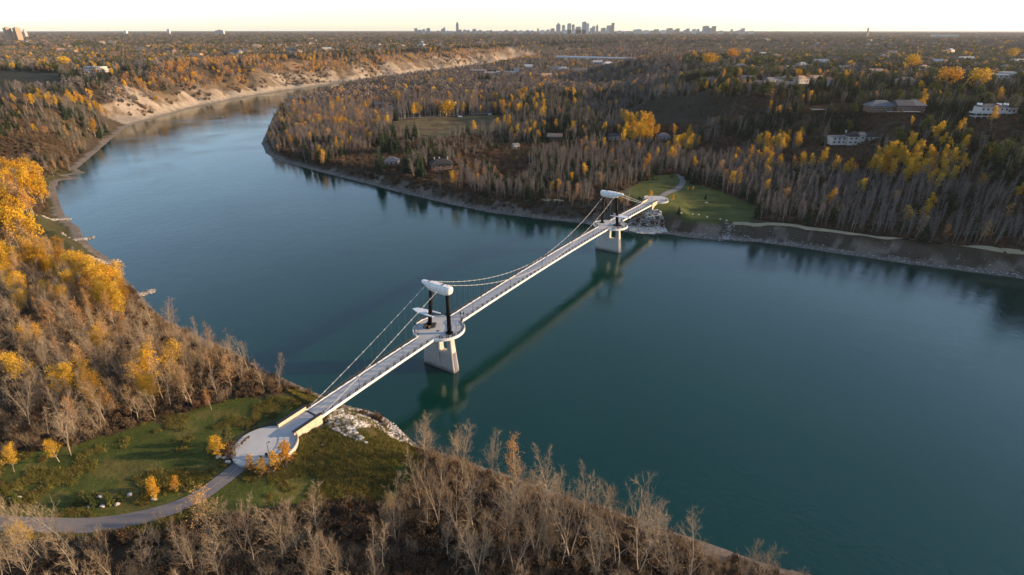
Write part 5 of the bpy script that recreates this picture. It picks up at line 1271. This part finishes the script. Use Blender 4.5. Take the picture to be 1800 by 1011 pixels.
# ------------------------------------------------------------------ masses nobody could count: instanced on points
def scatter(name, pts, sources, label=None, cat=None):
    """pts: x y z rot sx sz index"""
    P = np.array(pts, float)
    me = bpy.data.meshes.new(name); me.vertices.add(len(P)); me.vertices.foreach_set('co', P[:, :3].ravel().copy())
    for an, tp, col in (('rot', 'FLOAT', 3), ('sx', 'FLOAT', 4), ('sz', 'FLOAT', 5)):
        a = me.attributes.new(an, tp, 'POINT'); a.data.foreach_set('value', P[:, col].copy())
    a = me.attributes.new('idx', 'INT', 'POINT'); a.data.foreach_set('value', P[:, 6].astype(np.int32))
    o = obj(name, me, kind='stuff')
    if label: tag(o, label, cat)
    g = bpy.data.node_groups.new(name, 'GeometryNodeTree')
    g.interface.new_socket('Geometry', in_out='INPUT', socket_type='NodeSocketGeometry'); g.interface.new_socket('Geometry', in_out='OUTPUT', socket_type='NodeSocketGeometry')
    gi, go = g.nodes.new('NodeGroupInput'), g.nodes.new('NodeGroupOutput')
    iop = g.nodes.new('GeometryNodeInstanceOnPoints'); jn = g.nodes.new('GeometryNodeJoinGeometry')
    for s in sources:
        oi = g.nodes.new('GeometryNodeObjectInfo'); oi.inputs['Object'].default_value = s
        gt = g.nodes.new('GeometryNodeGeometryToInstance'); g.links.new(oi.outputs['Geometry'], gt.inputs[0]); g.links.new(gt.outputs[0], jn.inputs[0])
    def att(nm, tp):
        q = g.nodes.new('GeometryNodeInputNamedAttribute'); q.data_type = tp; q.inputs['Name'].default_value = nm; return q.outputs[0]
    cr_ = g.nodes.new('ShaderNodeCombineXYZ'); g.links.new(att('rot', 'FLOAT'), cr_.inputs[2])
    cs = g.nodes.new('ShaderNodeCombineXYZ'); sx = att('sx', 'FLOAT'); g.links.new(sx, cs.inputs[0]); g.links.new(sx, cs.inputs[1]); g.links.new(att('sz', 'FLOAT'), cs.inputs[2])
    g.links.new(gi.outputs[0], iop.inputs['Points']); g.links.new(jn.outputs[0], iop.inputs['Instance'])
    iop.inputs['Pick Instance'].default_value = True
    g.links.new(att('idx', 'INT'), iop.inputs['Instance Index']); g.links.new(cr_.outputs[0], iop.inputs['Rotation']); g.links.new(cs.outputs[0], iop.inputs['Scale'])
    g.links.new(iop.outputs[0], go.inputs[0])
    md = o.modifiers.new('scatter', 'NODES'); md.node_group = g
    return o
WOODS = dict(bare='bare_woodland', gold='golden_woodland', copper='copper_woodland', aspen='aspen_woodland', spruce='spruce_woodland', green='olive_woodland')
for (kind, lod), lst in REST.items():
    src = [p[2] for p in PROTO[kind][lod]]; H0 = HEIGHT[kind][lod]
    pts = []
    for i, t in enumerate(lst):
        s = t[4] / H0; w = .85 + .35 * ((t[5] * 37) % 1)
        if math.hypot(t[1], t[2]) > 2800: w *= 1.7
        pts.append((t[1], t[2], t[3] - .15, t[5], s * w, s, i % len(src)))
    where = ('close to the river', 'in the middle distance', 'towards the horizon')[lod]
    scatter(WOODS[kind], pts, src, 'mass of %ss %s' % (DESC[kind], where), 'woodland')

# undergrowth: rusty shrubs under the near woods and along the banks, weeds on the meadow
SHR = []
for s in range(4):
    r = np.random.default_rng(600 + s); mb = MB()
    for i in range(130):
        a = r.uniform(0, 6.28); q = r.uniform(.0, .55); p = Vector((math.cos(a) * q, math.sin(a) * q, 0)); e = p + Vector((math.cos(a) * r.uniform(.1, .9), math.sin(a) * r.uniform(.1, .9), r.uniform(.7, 1.9)))
        s_ = (e - p).cross(Vector((r.normal(), r.normal(), .1))).normalized() * .035
        mb.add([p - s_, p + s_, e], [(0, 1, 2)])
        if r.uniform() < .8:
            c = p.lerp(e, r.uniform(.5, 1)); a2 = Vector((r.normal(), r.normal(), r.normal())).normalized(); b2 = a2.orthogonal().normalized()
            mb.add([c + a2 * .16, c + b2 * .1, c - a2 * .16, c - b2 * .1], [(0, 1, 2, 3)])
    SHR.append(bpy.data.objects.new('source_shrub', mb.mesh('shrub', M['shrub'])))
THK = []
for s in range(4):
    r = np.random.default_rng(630 + s); mb = MB()
    for i in range(34):
        a = r.uniform(0, 6.28); p = Vector((r.normal(0, .5), r.normal(0, .5), 0)); e = p + Vector((math.cos(a) * r.uniform(.1, 1.1), math.sin(a) * r.uniform(.1, 1.1), r.uniform(1.6, 3.4)))
        s_ = (e - p).cross(Vector((r.normal(), r.normal(), .1))).normalized() * .03
        mb.add([p - s_, p + s_, e], [(0, 1, 2)])
        for k in range(4):
            c = p.lerp(e, r.uniform(.3, .95)); e2 = c + Vector((r.normal(0, .35), r.normal(0, .35), r.uniform(.3, .9))); s2 = (e2 - c).cross(Vector((r.normal(), r.normal(), .1))).normalized() * .018
            mb.add([c - s2, c + s2, e2], [(0, 1, 2)])
    THK.append(bpy.data.objects.new('source_thicket', mb.mesh('thicket', M['twig'])))
WEED = []
for s in range(4):
    r = np.random.default_rng(650 + s); mb = MB()
    for i in range(46):
        a = r.uniform(0, 6.28); p = Vector((r.normal(0, .35), r.normal(0, .35), 0)); e = p + Vector((r.normal(0, .25), r.normal(0, .25), r.uniform(.25, .75)))
        s_ = Vector((math.cos(a), math.sin(a), 0)) * .06
        mb.add([p - s_, p + s_, e], [(0, 1, 2)])
    WEED.append(bpy.data.objects.new('source_weed', mb.mesh('weed', M['weed'])))
def ground_pts(n_, x0, x1, y0, y1, test, seed, smin, smax, dens=None):
    r = np.random.default_rng(seed); x = r.uniform(x0, x1, n_); y = r.uniform(y0, y1, n_)
    z, D, O = land_info(x, y); gpx, gpy, _ = project(x, y, z)
    u, w = uw(x, y)
    land = ~((np.hypot(u + 69, w) < 8.4) | (np.hypot(u - SPAN - 69, w) < 8.4) | ((np.abs(w) < 3.8) & (u < -52) & (u > -66)) | ((np.abs(w) < 3.8) & (u > SPAN + 52) & (u < SPAN + 66)))
    pa = np.array(PATH_N); pd = seg_dist(x, y, [tuple(p) for p in pa])
    k = test(x, y, z, D, O, gpx, gpy) & land & (D > 2) & (pd > 2.6)
    x, y, z = x[k], y[k], z[k]; s = r.uniform(smin, smax, x.size); q = r.uniform(0, 6.28, x.size)
    return [(a, b2, c - .05, d_, e, e * f, i % 4) for i, (a, b2, c, d_, e, f) in enumerate(zip(x, y, z, q, s, r.uniform(.7, 1.3, x.size)))]
infr = lambda px, py: (px > -120) & (px < 1920) & (py < 1250)
tests = [
    ('undergrowth', ground_pts(42000, -190, 130, 45, 240, lambda x, y, z, D, O, px, py: O & infr(px, py) & ~inpoly(px, py, LAWN) & (fbm(x, y, 11, 71) > .36), 1, .55, 1.25), SHR, 'rusty brown undergrowth beneath the near bare trees'),
    ('undergrowth', ground_pts(26000, -480, -120, 200, 560, lambda x, y, z, D, O, px, py: O & infr(px, py) & (D > np.where(y < 340, 26, 8)), 2, .7, 1.5), SHR, 'brown undergrowth on the left bank hillside'),
    ('undergrowth', ground_pts(52000, -330, 420, 240, 620, lambda x, y, z, D, O, px, py: ~O & infr(px, py) & (D > np.where(px > 1270, 16, 8)) & ~inpoly(px, py, CLEAR) & ~inpoly(px, py, CLEAR2) & ~inpoly(px, py, FIELD), 3, .8, 1.7), SHR, 'brown undergrowth beneath the woods across the river'),
    ('bluff_scrub', ground_pts(9000, -560, 0, 700, 2200, lambda x, y, z, D, O, px, py: O & (D > 9) & (D < 85) & (z > 3) & (vnoise(along(x, y, OUT), D * .2, 24, 23) > .5), 6, 1.3, 3.2), SHR, 'patchy brown scrub on the pale clay bluff'),
    ('thicket', ground_pts(5200, -170, 90, 45, 205, lambda x, y, z, D, O, px, py: O & infr(px, py) & (D > 4) & ~inpoly(px, py, LAWN) & (fbm(x, y, 13, 75) > .40) & ~((py > 870) & (py < 950) & (px < 690)), 8, .7, 1.3), THK, 'thicket of pale bare saplings under the riverbank trees'),
    ('meadow_weeds', ground_pts(36000, -130, -20, 85, 165, lambda x, y, z, D, O, px, py: O & inpoly(px, py, LAWN) & (fbm(x, y, 7, 81) > np.where(px > 470, .38, .60)), 4, .5, 1.15), WEED, 'tufted olive weeds on the meadow around the plaza'),
    ('dry_shrubs', ground_pts(1600, 60, 420, 420, 1000, lambda x, y, z, D, O, px, py: ~O & inpoly(px, py, HILL_R), 5, 1.2, 2.6), SHR, 'low dark scrub covering the bare valley slope'),
]
for nm, pts, src, lab in tests:
    if pts: scatter(nm, pts, src, lab, 'weeds' if 'weed' in nm else 'undergrowth')
# shrubs in the beds by the plaza
def bed(pts, label, group, src=0, s=1.0):
    for i, (px, py) in enumerate(pts):
        x, y, z = pix(px, py); o = obj('shrub', SHR[i % 4].data); o.location = (x, y, z - .05); o.rotation_euler = (0, 0, i * 1.7); o.scale = (s * 1.4, s * 1.4, s); tag(o, label, 'shrub', group)
bed([(405, 800), (410, 792), (403, 788), (398, 797), (408, 806)], 'rusty shrub in the boulder bed at the plaza rim', 'rusty shrubs by the plaza', 0, 1.1)
bed([(450, 829), (462, 833), (474, 830), (488, 826), (500, 820), (440, 826), (510, 812)], 'low shrub growing under the yellow saplings', 'shrubs under the saplings', 0, .9)
# saplings: conical, yellow
SAP = []
for s in range(3):
    T, K, t = bare(700 + s, 5, n1=22, n2=5, n3=3, l1=.34, low=.1, ang=(45, 75), thick=1.1, twl=(.15, .35))
    L = leaves(np.random.default_rng(s), t, 2, .2, .14); K.add(L.v, L.f, 1)
    SAP.append((T.mesh('trunk', M['bark'], True), K.mesh('crown', [M['twig'], M['gold']])))
T, K, t = bare(710, 5, n1=22, n2=5, n3=3, l1=.34, low=.1, ang=(45, 75), twl=(.15, .35)); L = leaves(np.random.default_rng(9), t, 2, .2, .14); K.add(L.v, L.f, 1)
GSAP = (T.mesh('trunk', M['bark'], True), K.mesh('crown', [M['twig'], M['olive']]))
for i, (px, py, h, lab) in enumerate([(386, 800, 6.0, 'yellow sapling beside the rusty shrubs on the plaza rim'), (376, 796, 5.0, 'shorter yellow sapling beside the rusty shrubs on the plaza rim'), (398, 782, 5.6, 'yellow-green sapling behind the rusty shrubs at the plaza rim'), (443, 826, 4.6, 'pale peach sapling where the path meets the plaza'), (464, 832, 5.0, 'yellow sapling in front of the black bin'),
                                     (486, 822, 5.0, 'yellow sapling in front of the blue bin and lamp post'), (504, 812, 6.4, 'tallest yellow sapling against the plaza parapet'), (274, 876, 5.6, 'narrow gold sapling on a white stem between path and lawn'), (310, 862, 4.2, 'sparse round sapling with pale stem on the lawn')]):
    x, y, z = pix(px, py); o = thing('sapling', lab, 'sapling', (x, y, z - .1), i * 1.3); k = h / 5; o.scale = (k, k, k)
    tm, cm = GSAP if 'green' in lab else SAP[i % 3]
    obj('trunk', tm, o); obj('crown', cm, o)
T, K = spruce(720, 3, 14, 9, .3)
SPR = (T.mesh('trunk', M['bark'], True), K.mesh('crown', M['olive']))
for i, (px, py) in enumerate([(146, 886), (166, 890), (196, 886), (214, 880), (6, 890), (30, 884)]):
    x, y, z = pix(px, py); o = thing('young_conifer', 'young olive conifer in the dark planting bed on the lawn', 'conifer', (x, y, z - .1), i, 'young conifers in the lawn beds'); o.scale = (1.1, 1.1, 1 + .2 * (i % 3)); obj('trunk', SPR[0], o); obj('crown', SPR[1], o)
for i, (px, py) in enumerate([(1124, 350), (1131, 352), (1140, 318), (1148, 316), (1155, 317), (1181, 312), (1206, 312), (1214, 316), (1220, 314), (1112, 350)]):
    x, y, z = pix(px, py); o = thing('young_conifer', 'young dark conifer on the grass around the far bridge plaza', 'conifer', (x, y, z - .1), i, 'young conifers around the far plaza'); o.scale = (1, 1, .9 + .15 * (i % 3)); obj('trunk', SPR[0], o); obj('crown', PROTO['spruce'][1][0][1] if False else SPR[1], o)

# ------------------------------------------------------------------ haze
HAZE = True
if HAZE:
    m = bpy.data.materials.new('haze_air'); m.use_nodes = True; n = m.node_tree; n.nodes.clear()
    pv = n.nodes.new('ShaderNodeVolumePrincipled'); pv.inputs['Density'].default_value = 2.4e-5; pv.inputs['Color'].default_value = (.86, .88, .92, 1); pv.inputs['Anisotropy'].default_value = .2
    ou = n.nodes.new('ShaderNodeOutputMaterial'); n.links.new(pv.outputs[0], ou.inputs['Volume'])
    MB().box((0, 0, 106), (54000, 54000, 232)).build('haze', m, kind='stuff')
